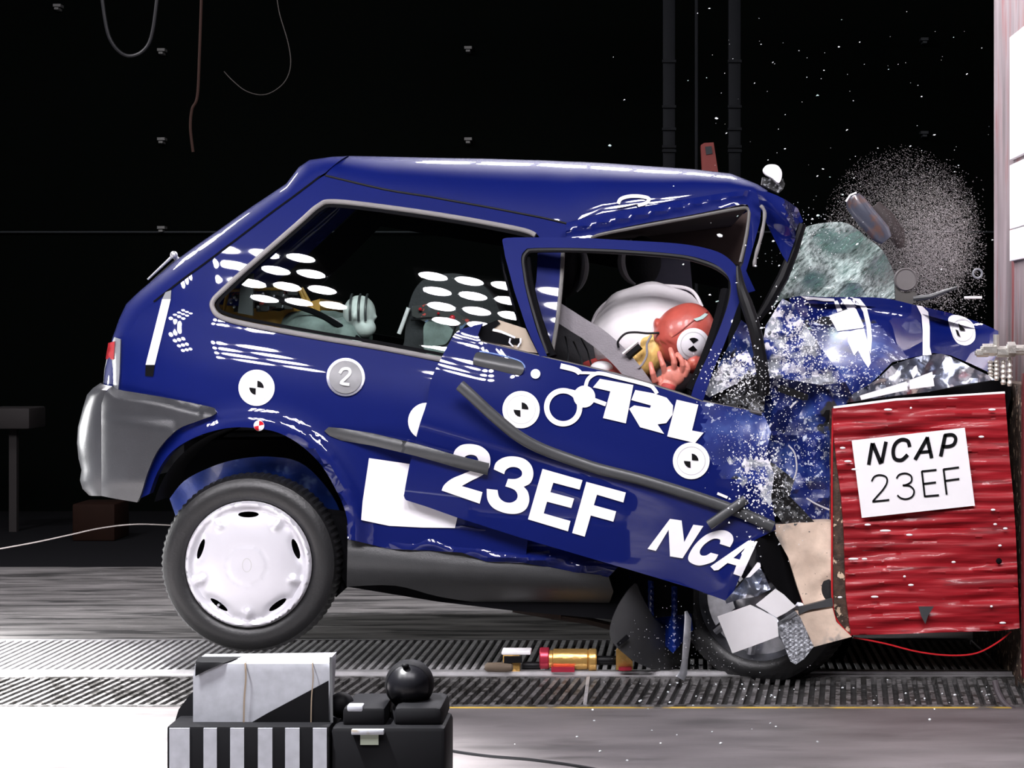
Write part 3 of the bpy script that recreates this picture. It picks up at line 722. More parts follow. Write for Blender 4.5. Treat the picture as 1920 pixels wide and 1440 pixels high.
# underside
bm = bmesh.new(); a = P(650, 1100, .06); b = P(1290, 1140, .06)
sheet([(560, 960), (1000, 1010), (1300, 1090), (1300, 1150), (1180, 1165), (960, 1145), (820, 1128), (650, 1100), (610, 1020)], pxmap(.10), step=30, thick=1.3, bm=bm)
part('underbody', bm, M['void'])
bm = bmesh.new(); tube(bm, [P(x, y, .35) for x, y in [(962, 1141), (1040, 1155), (1100, 1163), (1160, 1178)]], .012, 10)
box(bm, P(1043, 0, .35).x - .015, P(1043, 0, .35).x + .015, .33, .37, P(0, 1160, .35).z, P(0, 1146, .35).z)
part('exhaust_pipe', bm, mat('dark_pipe', (.05, .035, .03), .6, .4))
# wheel house
WC = P(466, 990, 0)
bm = bmesh.new(); rr = 190 / 632; prev = None
for k in range(33):
    a = math.radians(6 + 160 * k / 32); row = [bm.verts.new((WC.x + rr * math.cos(a), .05 + .42 * t, WC.z + rr * math.sin(a))) for t in (0, .3, .6, 1)]
    if prev:
        for j in range(3): bm.faces.new([prev[j], prev[j + 1], row[j + 1], row[j]])
    prev = row
part('wheel_house', bm, M['void'])
part('inner_wheel_house', sheet(cr([(318, 935), (345, 902), (390, 878), (440, 862), (500, 856), (560, 866), (605, 905), (636, 955), (646, 1010)], 4) + [(640, 1040), (560, 960), (470, 925), (380, 935), (330, 970)], pxmap(lambda x, y: .13 + .0009 * (y - 870) + .02 * noise.noise(Vector((x / 40, y / 60, 0)))), step=12, thick=.01), M['inner_blue'])
part('mud_guard', sheet([(612, 955), (652, 960), (652, 1100), (630, 1120), (600, 1080)], pxmap(.12), step=14, thick=.02), M['void'])

def wheel(c, mx, cap=True, label=None):
    rim = bmesh.new(); lathe(rim, [(.0, .03), (.12, .035), (.17, .03), (.184, .012), (.188, .005), (.19, .02), (.19, .14), (.1, .15), (0, .15)], c, 48, mx=mx)
    W = part('wheel', rim, M['void'] if cap else M['steel'], label=label)
    ty = bmesh.new()
    prof = [(.186, .020), (.188, .004), (.195, -.003), (.208, -.008), (.224, -.010), (.240, -.006), (.251, .002), (.254, .004), (.2585, .012), (.2640, .022), (.2665, .035), (.2675, .06), (.268, .08), (.2675, .105), (.2665, .12), (.264, .138), (.256, .152), (.24, .165), (.2, .165), (.188, .15)]
    lathe(ty, prof, c, 160, wob=lambda j, k: -.0045 if (8 <= j <= 15 and k % 2) else 0, mx=mx)
    part('tyre', ty, M['rubber'], W, angle=30)
    if cap:
        holes = [[(.147 * math.cos(a) - s_ * math.sin(a), .147 * math.sin(a) + s_ * math.cos(a)) for s_, rr_ in [(0, 0)]] for a in [0]]
        holes = []
        for k in range(5):
            a = math.radians(90 + 72 * k); ring = []
            for q in range(16):
                t = 2 * math.pi * q / 16; tg = .031 * math.cos(t); rd = .148 + .0085 * math.sin(t) - .0 * tg ** 2
                ring.append((rd * math.cos(a) - tg * math.sin(a), rd * math.sin(a) + tg * math.cos(a)))
            holes.append(ring)
        def hm(u, v):
            r = math.hypot(u, v); y = ip([(0, -.026), (.055, -.0262), (.0585, -.0225), (.062, -.0245), (.10, -.021), (.145, -.012), (.158, -.006), (.166, -.004), (.172, -.013), (.180, -.016), (.186, -.010), (.189, .004)], r)
            for k in range(5):
                a = math.radians(90 + 72 * k); du = u * math.cos(a) + v * math.sin(a) - .149; dv = -u * math.sin(a) + v * math.cos(a)
                y += .011 * math.exp(-(du / .013) ** 2 - (dv / .038) ** 4)
                a = math.radians(54 + 72 * k); du = u * math.cos(a) + v * math.sin(a) - .150; dv = -u * math.sin(a) + v * math.cos(a)
                y -= .014 * math.exp(-(du / .020) ** 4 - (dv / .012) ** 2)
            p = Vector((u, y, v)); return (mx @ p if mx else p) + Vector(c)
        h = part('hubcap', sheet(circ(0, 0, .188, 72), hm, holes, step=.0075), M['hub'], W, angle=60)
        bm = bmesh.new()
        def hm2(u, v): p = hm(u, v); return p + Vector((0, -.0008, 0))
        strip(bm, [(.012 * math.cos(t) * 1.1, .02 * math.sin(t)) for t in [math.pi * 2 * k / 16 for k in range(17)]], .0018, hm2)
        part('hubcap_emblem', bm, M['ring'], h)
        bm = bmesh.new(); a = math.radians(234); cc = Vector(c) + Vector((.148 * math.cos(a), 0, .148 * math.sin(a)))
        tube(bm, [cc + Vector((0, .03, 0)), cc + Vector((0, -.012, 0))], .004, 10); part('valve', bm, M['steel'], W)
    return W
rc = P(466, 1058, -.0); wheel((rc.x, .0, rc.z), None, True)
# ---------------------------------------------------------------- the torn-open door
DOOR = cr([(905, 606), (880, 613), (861, 619), (849, 631), (836, 655), (825, 676), (808, 712), (800, 756), (788, 792), (779, 826), (769, 866), (758, 926), (762, 938)], 3) + [(800, 950), (856, 970), (975, 1008), (1200, 1074), (1300, 1104), (1360, 1126), (1372, 1118), (1416, 1012),
        (1455, 993), (1446, 930), (1452, 890), (1436, 850), (1446, 810), (1431, 774), (1312, 752), (1266, 736), (1169, 706), (1125, 694), (1025, 671), (960, 655), (902, 641), (896, 628)]
def dY(px, py):
    y = doorY(px, py)
    k = sm(1330, 1440, px)
    y += k * .03 * noise.noise(Vector((px / 45, py / 45, 1)))
    # handle recess
    return y
DM = sheet(DOOR, pxmap(dY), step=10, thick=.035)
for v in DM.verts: pass
DO = part('door', DM, [M['blue'], M['blue_dusty'], M['blue_flaked']], label='blue driver door torn open and bent outward')
for poly in DO.data.polygons:
    c = poly.center; px = CX + c.x * F / (D0 + c.y); py = CY - (c.z - H) * F / (D0 + c.y)
    n = 30 * noise.noise(Vector((px / 25, py / 25, 5)))
    if px > 1312 + n and py < 880 + .5 * (px - 1340) + n and py > 740: poly.material_index = 1
    if px > 1375 + n and 860 < py < 975 and poly.material_index: poly.material_index = 2
FR = cr([(942, 452), (950, 446), (1010, 445), (1087, 446), (1181, 451), (1275, 457), (1337, 469), (1369, 487), (1390, 516), (1393, 545), (1381, 580), (1360, 640), (1337, 696), (1318, 752)], 4)
FI = cr([(1296, 742), (1306, 712), (1335, 650), (1358, 592), (1370, 548), (1366, 520), (1348, 500), (1320, 487), (1275, 477), (1181, 469), (1087, 465), (1000, 465), (984, 470), (977, 484), (980, 510), (986, 545), (1006, 618), (1026, 668)], 4)
frame = FR + FI + [(1012, 668), (987, 614), (964, 545), (947, 480)]
DF = part('door_frame', sheet(frame, pxmap(lambda x, y: doorY(x, y) + .002), step=6, thick=.03), M['blue'], DO)
bm = bmesh.new(); q = cr([(1304, 736), (1318, 706), (1343, 648), (1362, 592), (1371, 552), (1370, 524), (1350, 505), (1320, 492), (1275, 481), (1181, 473), (1087, 469), (1004, 469), (988, 474), (981, 488), (984, 515), (990, 548), (1010, 618), (1026, 664)], 6)
tube(bm, [P(x, y, doorY(x, y) + .012) for x, y in q], .0085, 8); part('frame_seal', bm, M['black'], DO)
bm = bmesh.new(); q = cr([(1300, 732), (1316, 700), (1338, 645), (1355, 592), (1366, 545)], 6); tube(bm, [P(x - 5, y, doorY(x, y) + .03) for x, y in q], .016, 8); part('inner_frame', bm, M['void'], DO)
bm = bmesh.new(); q = cr([(985, 480), (990, 530), (1003, 590), (1022, 650), (1030, 670)], 5); tube(bm, [P(x + 4, y, doorY(x, y) + .03) for x, y in q], [.008 + .0005 * i for i in range(len(q))], 8); part('inner_trim', bm, M['void'], DO)
bm = bmesh.new(); q = cr([(902, 643), (960, 657), (1025, 673), (1125, 696), (1169, 707), (1266, 737), (1330, 757), (1428, 776)], 5); tube(bm, [P(x, y - 1, doorY(x, y) + .008) for x, y in q], .0055, 8); part('belt_seal', bm, mat('belt_seal', (.06, .055, .055), .5), DO)
# exposed latch face at the back of the door
part('latch_face', sheet([(925, 604), (935, 600), (985, 616), (992, 630), (1008, 662), (984, 659), (905, 640), (900, 628)], pxmap(lambda x, y: doorY(x, y) + .04), step=10, thick=.02), M['beigepanel'], DO)
part('latch_opening', sheet([(903, 612), (932, 600), (938, 606), (920, 620), (958, 630), (962, 648), (905, 639), (896, 630)], pxmap(lambda x, y: doorY(x, y) + .034), step=8, thick=.01), M['void'], DO)
bm = bmesh.new(); strip(bm, [(924, 618), (940, 622), (966, 633)], 4, pxmap(lambda x, y: doorY(x, y) + .03)); strip(bm, [(957, 634), (955, 642), (962, 650)], 3, pxmap(lambda x, y: doorY(x, y) + .03)); strip(bm, [(976, 634), (976, 642), (970, 651)], 3, pxmap(lambda x, y: doorY(x, y) + .03))
part('latch', bm, M['steel'], DO)
bm = bmesh.new(); sheet([(960, 634), (974, 634), (974, 645), (960, 644)], pxmap(lambda x, y: doorY(x, y) + .032), step=5, bm=bm); part('latch_hole', bm, M['void'], DO)
# handle
hp = cr([(889, 668), (894, 661), (905, 661), (940, 668), (972, 677), (980, 683), (982, 694), (976, 703), (968, 704), (930, 694), (896, 686), (887, 681)], 4, True)
hY = lambda x, y: doorY(x, y) - .012 + .00006 * (y - (682 + .22 * (x - 935))) ** 2
HD = part('door_handle', sheet(hp, pxmap(lambda x, y: min(hY(x, y), doorY(x, y) + .004)), step=5, thick=.015), M['strip'], DO)
bm = bmesh.new(); tube(bm, [P(x, y, doorY(x, y) - .001) for x, y in cr([(899, 659), (930, 664), (970, 675), (982, 684), (984, 690)], 5)], .0022, 6); part('handle_rim', bm, mat('blue_rim', (.2, .3, .6), .2, 0, 1), HD)
lk = disc_part('door_lock', 1004, 701, 9, doorY, -.006, M['hub'], DO, thick=.008)
# writing on the door
def dm(off=-.0045): return pxmap(dY, off)
c5 = lambda pts: mapcrop(600, 640, pts)
c6 = lambda pts: mapcrop(1000, 640, pts)
def glyph(name, polys=(), strokes=(), mapf=None, parent=None, m=None, step=9, n=6):
    bm = bmesh.new()
    for p in polys:
        if isinstance(p, tuple): sheet(p[0], mapf, [p[1]], step=step, bm=bm)
        else: sheet(p, mapf, step=step, bm=bm)
    for pts, wd in strokes: strip(bm, cr(pts, n), wd, mapf)
    return part(name, bm, m or M['white'], parent or DO)
two_ = c5([(797, 690), (812, 650), (850, 622), (905, 616), (965, 630), (1010, 668), (1022, 715), (1012, 765), (975, 802), (910, 835), (850, 868), (975, 905), (958, 974), (730, 895), (745, 862), (790, 825), (860, 795), (925, 765), (950, 730), (940, 692), (905, 680), (872, 690), (860, 712)])
two_ = corners(two_, {0, 10, 11, 12, 13, 22})
glyph('numeral', [two_], mapf=dm())
three = c5([(1042, 768), (1056, 728), (1100, 698), (1160, 690), (1225, 705), (1268, 745), (1280, 800), (1262, 850), (1222, 872), (1248, 905), (1255, 960), (1232, 1010), (1180, 1034), (1110, 1030), (1040, 1000), (1005, 950), (1000, 885), (1065, 892), (1075, 935), (1105, 962), (1145, 968), (1178, 950), (1185, 920), (1165, 890), (1112, 870), (1128, 825), (1175, 825), (1208, 808), (1210, 780), (1185, 758), (1145, 755), (1115, 772), (1105, 797)])
three = corners(three, {0, 8, 16, 17, 24, 25, 32})
glyph('numeral', [three], mapf=dm())
glyph('letter', [c5([(1335, 765), (1575, 833), (1558, 890), (1400, 848), (1382, 905), (1525, 943), (1508, 1000), (1362, 962), (1342, 1032), (1503, 1078), (1488, 1140), (1248, 1068)])], mapf=dm())
glyph('letter', [c5([(1598, 843), (1835, 907), (1820, 967), (1662, 920), (1643, 983), (1777, 1020), (1760, 1082), (1625, 1045), (1588, 1172), (1513, 1150)])], mapf=dm())
glyph('letter', [c6([(685, 1245), (820, 1065), (890, 1075), (905, 1205), (960, 1100), (1020, 1108), (895, 1302), (820, 1290), (812, 1130), (735, 1257)])], mapf=dm())
glyph('letter', [corners(c6([(1118, 1215), (1180, 1235), (1200, 1195), (1190, 1158), (1150, 1135), (1095, 1138), (1030, 1165), (970, 1220), (932, 1285), (935, 1320), (975, 1342), (1020, 1342), (1085, 1318), (1110, 1280), (1065, 1268), (1035, 1285), (1005, 1282), (1000, 1255), (1030, 1215), (1080, 1185), (1120, 1190)]), {0, 1, 13, 14})], mapf=dm())
glyph('letter', [(c6([(1062, 1238 + 113), (1290, 1195), (1345, 1200), (1248, 1412), (1200, 1395), (1218, 1345), (1165, 1330), (1110, 1372), (1085, 1375)]), c6([(1200, 1300), (1238, 1310), (1270, 1240)]))], mapf=dm())
glyph('letter', [c6([(1275, 1418), (1345, 1325), (1360, 1330), (1365, 1352), (1300, 1415)])], mapf=pxmap(lambda x, y: -.14))
target(977, 768, 35, dY, DO, off=-.004, rot=-1.5)
target(1296, 864, 34.5, dY, DO, off=-.0045, rot=-1.5)
# logo of rings and letters
glyph('logo', [circ(1095.5, 743.5, 20.5), c6([(400, 225), (600, 262), (555, 492), (418, 460), (462, 300), (358, 276)]),
      c6([(612, 292), (720, 312), (800, 338), (838, 385), (835, 440), (798, 490), (745, 498), (785, 555), (640, 515), (575, 405), (605, 384), (700, 400), (706, 385), (588, 352)]),
      c6([(860, 350), (990, 380), (952, 535), (1022, 548), (970, 610), (803, 570)])],
      [([(1056 + 31 * math.cos(a), 763.5 + 31 * math.sin(a)) for a in [2 * math.pi * k / 24 + .1 for k in range(25)]], 10),
       ([(1068, 733), (1080, 736)], 7), ([(1084, 762), (1090, 758)], 8), ([(1114, 750), (1136, 758)], 8), ([(1098, 725), (1102, 712), (1112, 703), (1126, 700), (1160, 708), (1215, 722), (1226, 729), (1232, 738)], 7),
       ([(1051, 686), (1078, 693), (1088, 700)], [10] * 12 + [5]), ([(1088, 699), (1100, 699), (1120, 700)], 5)], mapf=dm(-.005), step=8)
glyph('scuff_mark', [], [([(1345, 925), (1364, 933)], 5)], mapf=dm())
# small glossy ring for the far rub strip on the door
DS = [(862, 722), (880, 738), (912, 768), (945, 797), (975, 820), (1010, 839), (1045, 853), (1085, 867), (1125, 880), (1200, 899), (1275, 922), (1344, 945), (1400, 966), (1449, 988)]
bm = bmesh.new(); q = cr(DS, 4)
off = [(-.055 * (1 - sm(862, 1090, x))) for x, y in q]
tube(bm, [P(x, y, dY(x, y) - .010 + o_) for (x, y), o_ in zip(q, off)], .0168, 12, flat=.62); part('door_rubbing_strip', bm, M['strip'], DO)
bm = bmesh.new(); tube(bm, [P(x, y, dY(x, y) - .028) for x, y in [(1329, 985), (1365, 960), (1399, 936)]], .0145, 10, flat=.8); part('snapped_strip', bm, M['strip'], DO)
# folded front edge, black inside with a red rim
fp = [(1414, 1015), (1430, 1003), (1457, 995), (1470, 1025), (1480, 1050), (1492, 1090), (1506, 1131), (1490, 1134), (1460, 1108), (1440, 1085), (1425, 1050)]
EF_ = part('folded_door_edge', sheet(fp, pxmap(lambda x, y: -.10 + .10 * sm(1414, 1500, x)), step=9, thick=.02), M['void'], DO)
bm = bmesh.new(); tube(bm, [P(x, y, -.04) for x, y in cr([(1457, 996), (1470, 1022), (1481, 1048), (1493, 1085), (1506, 1130)], 4)], .0028, 6); part('red_rim', bm, M['red_edge'], EF_)
part('peeled_skin', sheet([(1360, 1126), (1384, 1100), (1420, 1056), (1432, 1075), (1445, 1105), (1420, 1118), (1385, 1124), (1362, 1132)], pxmap(lambda x, y: -.10 + .05 * noise.noise(Vector((x / 20, y / 20, 0)))), step=6, thick=.004), M['silverfoil'], DO)

# ---------------------------------------------------------------- crushed front
def crump(base_, amp, s, seed):
    def f(px, py):
        v = Vector((px / s, py / s, seed)); c = noise.cell(v * 1.0) if 0 else 0
        d, _ = noise.voronoi(v)
        return base_ + amp * (noise.noise(v) + .8 * (d[1] - d[0])) 
    return f
part('crushed_wing', sheet([(1428, 690), (1500, 700), (1586, 715), (1600, 748), (1575, 765), (1566, 800), (1566, 900), (1568, 985), (1500, 985), (1446, 975), (1400, 950), (1370, 880), (1340, 800), (1310, 740), (1340, 700), (1370, 640), (1390, 600), (1415, 620)], pxmap(crump(.03, .055, 58, 2)), step=9, thick=.006), M['blue_dusty'], angle=20, label='dusty blue front wing crumpled like paper')
part('flaked_wing_top', sheet([(1467, 560), (1486, 569), (1505, 600), (1530, 640), (1560, 680), (1590, 716), (1540, 722), (1480, 712), (1427, 702), (1427, 660), (1436, 610)], pxmap(crump(-.03, .04, 45, 4)), step=7, thick=.006), M['blue_flaked'], angle=20, label='wing top with flaked white paint')
part('torn_inner_wing', sheet([(1428, 640), (1440, 700), (1432, 774), (1380, 762), (1330, 752), (1345, 735), (1400, 700), (1415, 660)], pxmap(crump(-.01, .03, 30, 9)), step=7, thick=.006), M['glitter_black'], angle=20)
part('torn_wing_edge', sheet([(1410, 850), (1452, 870), (1490, 900), (1480, 930), (1500, 950), (1532, 984), (1470, 985), (1447, 950), (1440, 900)], pxmap(crump(-.04, .02, 30, 11)), step=7, thick=.006), M['glitter_black'], angle=20)
part('wing_panel', sheet([(1345, 690), (1400, 655), (1425, 700), (1405, 705), (1370, 725), (1330, 745), (1318, 735)], pxmap(crump(-.02, .03, 30, 19)), step=7, thick=.006), M['blue_flaked'], angle=20)
part('black_fragment', sheet([(1460, 724), (1467, 722), (1516, 740), (1514, 750), (1506, 751), (1458, 734)], pxmap(-.09), step=6, thick=.02), M['black'])
for pts, wd in (([(1482, 765), (1488, 758), (1496, 751)], 5), ([(1436, 812), (1441, 802), (1447, 794)], 5), ([(1512, 934), (1530, 945), (1555, 956)], 4), ([(1478, 835), (1490, 850), (1494, 880), (1488, 900)], 4)):
    bm = bmesh.new(); tube(bm, [P(x, y, -.075) for x, y in cr(pts, 3)], wd / 1500, 6); part('bent_bracket', bm, M['hub'])
# black hose-like seals hanging
bm = bmesh.new(); q = cr([(1384, 500, .02), (1390, 540, -.02), (1405, 585, -.04), (1416, 620, -.05), (1424, 660, -.05), (1430, 700, -.05), (1432, 740, -.04)], 5)
tube(bm, [P(*t_) for t_ in q], [.006 + .013 * min(1, i / 8) for i in range(len(q))], 10); part('hanging_seal', bm, M['black'])
# bonnet
def bonY(px, py):
    return .02 + .35 * sm(700, 560, py - .13 * (px - 1500)) + .022 * math.sin(px / 37 + py / 60) + .02 * noise.noise(Vector((px / 60, py / 60, 8)))
BON = cr([(1486, 569), (1480, 560), (1504, 555), (1550, 557), (1601, 557), (1645, 558), (1679, 563), (1720, 573), (1765, 583), (1807, 595), (1845, 608), (1872, 621)], 4) + [(1872, 660), (1852, 697), (1820, 682), (1782, 666), (1751, 662), (1720, 668), (1673, 679), (1640, 712), (1600, 745), (1588, 722), (1560, 680), (1530, 640), (1505, 600)]
BO = part('bonnet', sheet(BON, pxmap(bonY), step=6, thick=.008), [M['blue'], M['blue_dusty']], angle=30)
for poly in BO.data.polygons:
    c = poly.center; px = CX + c.x * F / (D0 + c.y); py = CY - (c.z - H) * F / (D0 + c.y)
    if px + .9 * (655 - py) < 1690 and py > 590 + 12 * math.sin(px / 17): poly.material_index = 1
# bonnet spans the car
bm = bmesh.new(); a = [P(x, y, .36) for x, y in [(1504, 556), (1601, 558), (1720, 573), (1845, 608)]]
r_ = [[bm.verts.new((v.x, y, v.z - .04 * abs(y - .9) )) for y in (.36, .9, 1.5)] for v in a]
for p_, q_ in zip(r_, r_[1:]):
    for k in range(2): bm.faces.new([p_[k], p_[k + 1], q_[k + 1], q_[k]])
part('bonnet_far_half', bm, M['blue'])
bmf = lambda off=-.004: pxmap(bonY, off)
c7 = lambda pts: mapcrop(1320, 260, pts)
glyph('bonnet_lettering', [c7([(748, 1062), (900, 1010), (915, 1025), (960, 1125), (955, 1135), (800, 1155)]), c7([(885, 955), (935, 960), (975, 1010), (1000, 1110), (1008, 1200), (1000, 1290), (985, 1250), (975, 1130), (955, 1040), (925, 985)]),
      c7([(862, 1160), (915, 1145), (960, 1140), (985, 1230), (1002, 1345), (985, 1375), (955, 1330), (925, 1270), (900, 1300), (862, 1215)]), c7([(780, 975), (800, 970), (830, 1030), (800, 1040)]), c7([(820, 960), (880, 965), (915, 1010), (860, 1022)]), c7([(580, 945), (640, 950), (780, 960), (785, 975), (720, 975), (660, 965), (620, 968)])], mapf=bmf(), step=8, parent=BO)
glyph('bonnet_stripe', [c7([(1275, 1000), (1310, 1005), (1345, 1040), (1355, 1130), (1355, 1250), (1366, 1298), (1312, 1300), (1312, 1150), (1305, 1060)])], mapf=bmf(), step=8, parent=BO)
tp = c7([(1465, 1080), (1500, 1057), (1560, 1070), (1610, 1105), (1628, 1160), (1622, 1210), (1580, 1240), (1530, 1232), (1500, 1200), (1478, 1140)])
t = part('target_sticker', sheet(cr(tp, 3, True), bmf(), step=8), M['white'], BO)
bm = bmesh.new(); sheet(c7([(1526, 1106), (1562, 1140), (1568, 1152), (1534, 1148)]), bmf(-.014), step=6, bm=bm); sheet(c7([(1508, 1144), (1524, 1150), (1540, 1192), (1520, 1180)]), bmf(-.014), step=6, bm=bm); part('target_wedge', bm, M['ink'], t)
bm = bmesh.new(); strip(bm, [(1805 + 20 * math.cos(a), 619 + 21 * math.sin(a)) for a in [2 * math.pi * k / 24 for k in range(25)]], 1.2, bmf(-.008)); part('target_ring', bm, M['ring'], t)
# torn bare-metal nose panel
part('torn_nose_panel', sheet([(1586, 755), (1600, 738), (1645, 712), (1673, 685), (1700, 675), (1730, 667), (1765, 663), (1790, 672), (1820, 688), (1850, 702), (1866, 712), (1800, 722), (1740, 735), (1680, 742), (1610, 752)], pxmap(crump(-.03, .05, 40, 6)), step=7, thick=.005), M['silverfoil'], angle=30, label='bare metal nose panel torn open')
for pp in (c7([(1240, 1405), (1260, 1370), (1275, 1360), (1285, 1400), (1255, 1440)]), [(1705, 713), (1748, 697), (1752, 724), (1706, 730)], [(1612, 742), (1700, 715), (1702, 731), (1615, 750)]):
    part('white_flake', sheet(pp, pxmap(-.075), step=8, thick=.003), M['paper'])
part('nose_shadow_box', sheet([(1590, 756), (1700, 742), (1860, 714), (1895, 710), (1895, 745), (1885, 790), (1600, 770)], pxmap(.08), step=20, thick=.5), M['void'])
# windscreen: shattered laminated sheet bulging forward
WS = cr([(1498, 430), (1530, 420), (1575, 416), (1600, 425), (1625, 445), (1655, 470), (1675, 510), (1684, 555), (1650, 560), (1560, 560), (1500, 557), (1465, 562), (1450, 575), (1440, 580)], 3) + [(1468, 540), (1480, 500)]
part('shattered_windscreen', sheet(WS, pxmap(lambda x, y: .55 + .10 * noise.noise(Vector((x / 50, y / 50, 3))) + .0009 * (x - 1500)), step=9, thick=.006), M['screen'], label='white and green shattered windscreen bursting out')
# engine bay block, inner parts below
part('inner_wing', sheet([(1180, 1080), (1290, 1105), (1300, 1180), (1262, 1225), (1215, 1180)], pxmap(lambda x, y: .12 + .03 * math.sin(x / 7)), step=7, thick=.01), mat('deep_blue_metal', (.003, .018, .16), .35, 0, .6))
lin = cr([(1190, 1094), (1200, 1110), (1215, 1140), (1232, 1165), (1262, 1185), (1290, 1200), (1288, 1245), (1265, 1255), (1230, 1256), (1190, 1240), (1155, 1212), (1143, 1190), (1148, 1160), (1165, 1125)], 3, True)
wl = part('wheel_arch_liner', sheet(lin, pxmap(lambda x, y: .02 + .00002 * (x - 1170) ** 2), step=9, thick=.02), M['black'])
wl.data.materials[0] = mat('dark_liner', (.022, .022, .024), .45)
part('liner_slot', sheet([(1156, 1207), (1175, 1190), (1180, 1197), (1160, 1212)], pxmap(-.0), step=6, thick=.01), M['void'], wl)
bm = bmesh.new(); tube(bm, [P(x, y, -.02) for x, y in [(1286, 1146), (1290, 1160), (1288, 1200), (1284, 1240), (1281, 1262), (1275, 1272)]], [.004, .010, .011, .009, .012, .014], 8, flat=.3); part('bent_strut', bm, M['steel'])
fwc = P(1418, 1122, .06); mz = Matrix.Rotation(math.radians(-24), 4, 'Z') @ Matrix.Rotation(math.radians(6), 4, 'Y')
FW = wheel((fwc.x, .06, fwc.z - .0), mz, False)
bm = bmesh.new()
for k in range(8):
    a = 2 * math.pi * k / 8; tube(bm, [Vector(fwc) + mz @ Vector((.06 * math.cos(a), .01, .06 * math.sin(a))), Vector(fwc) + mz @ Vector((.17 * math.cos(a), -.002, .17 * math.sin(a)))], [.02, .012], 8)
ell(bm, Vector(fwc) + mz @ Vector((0, .0, 0)), (.07, .03, .07)); part('wheel_spokes', bm, M['steel'], FW)
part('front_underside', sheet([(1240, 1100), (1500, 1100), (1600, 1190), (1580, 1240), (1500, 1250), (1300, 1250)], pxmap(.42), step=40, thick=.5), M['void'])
# white papers stuck in the front wheel
for nm, pl, Y, lb in (('paper_sheet', [(1345, 1156), (1407, 1134), (1430, 1145), (1457, 1160), (1460, 1193), (1415, 1210), (1373, 1225)], -.10, 'flat white sheet stuck over the front wheel'),
                  ('paper_sheet', [(1417, 1134), (1454, 1104), (1470, 1115), (1492, 1137), (1475, 1148), (1457, 1158), (1440, 1148)], -.08, 'curled white sheet tucked behind the flat one at the front wheel')):
    solo(nm, sheet(pl, pxmap(lambda x, y: Y - .00001 * (x - 1400) ** 2 + .0004 * (y - 1150)), step=8, thick=.003), M['paper'], lb, 'sheet')

# ---------------------------------------------------------------- cabin contents
# driver seat, headrests
part('seat_back', sheet(cr([(758, 640), (767, 571), (783, 535), (811, 517), (864, 514), (911, 540), (940, 590), (965, 660), (960, 720), (760, 700)], 4, True), pxmap(.34), step=16, thick=.4), M['cloth_dark'])
SBK = CAR.children[-1]
bm = bmesh.new(); tube(bm, [P(x, y, .325) for x, y in [(766, 577), (757, 602), (748, 626)]], .0065, 8); part('white_cord', bm, M['paper'], SBK)
part('instrument_pack', sheet([(772, 574), (800, 570), (850, 582), (880, 600), (866, 618), (840, 625), (800, 605), (772, 592)], pxmap(.30), step=14, thick=.04), M['dials'])
IPK = CAR.children[-1]
for (x, y, r) in [(848, 596, 6), (855, 608, 4), (788, 580, 4), (822, 588, 3)]:
    bm = bmesh.new(); ell(bm, P(x, y, .295), (r / 632, .01, r / 632)); part('red_knob', bm, M['redlens'], IPK)
part('grey_panel', sheet(cr([(797, 606), (820, 600), (850, 620), (860, 650), (846, 670), (800, 664), (794, 630)], 3, True), pxmap(.25), step=12, thick=.03), M['cloth_green'])
bm = bmesh.new(); q = cr([(770, 600), (810, 596), (850, 604), (850, 625), (838, 645), (822, 650)], 6); tube(bm, [P(x, y, .24) for x, y in q], .003, 6); part('wiring', bm, M['black'])
# head restraint with pale rims
for (cx, cy, rx, ry, Y, x0) in [(1204, 490, 36, 48, 1.0, 1), (1062, 496, 32, 62, .9, 0)]:
    bm = bmesh.new(); ell(bm, P(cx, cy, Y), (rx * 1.16 / 632, .05, ry * 1.16 / 632)); hr = part('head_restraint', bm, M['cloth_dark'])
    bm = bmesh.new(); a0, a1 = (1.9, 4.2) if x0 else (-.6, 1.0)
    tube(bm, [P(cx + (rx + 3) * math.cos(a0 + (a1 - a0) * k / 14), cy + (ry - 2) * math.sin(a0 + (a1 - a0) * k / 14), Y - .04) for k in range(15)], [.004 + .010 * math.sin(math.pi * k / 14) for k in range(15)], 8)
    part('restraint_rim', bm, mat('pale_rim', (.4, .4, .42), .5), hr)
part('far_pillar_trim', sheet([(1240, 466), (1292, 470), (1300, 560), (1215, 560)], pxmap(1.25), step=20, thick=.04), M['lav'])
bm = bmesh.new(); strip(bm, cr([(1030, 575), (1080, 607), (1130, 640), (1180, 690), (1230, 760)], 5), [34] * 8 + [36] * 13, pxmap(lambda x, y: .20 - .0002 * (x - 1050)))
sb = part('seat_belt', bm, M['belt'])
bm = bmesh.new()
for (x0, y0, x1, y1) in [(1075, 640, 1095, 700), (1085, 625, 1110, 690), (1060, 630, 1064, 690)]: tube(bm, [P(x0, y0, .26), P((x0 + x1) / 2 + 4, (y0 + y1) / 2, .26), P(x1, y1, .26)], .0025, 6)
part('seat_cables', bm, M['wall_line'])
part('front_seat', sheet(cr([(1040, 610), (1080, 605), (1120, 640), (1160, 690), (1200, 760), (1040, 760)], 3, True), pxmap(.36), step=18, thick=.4), M['cloth_dark'])
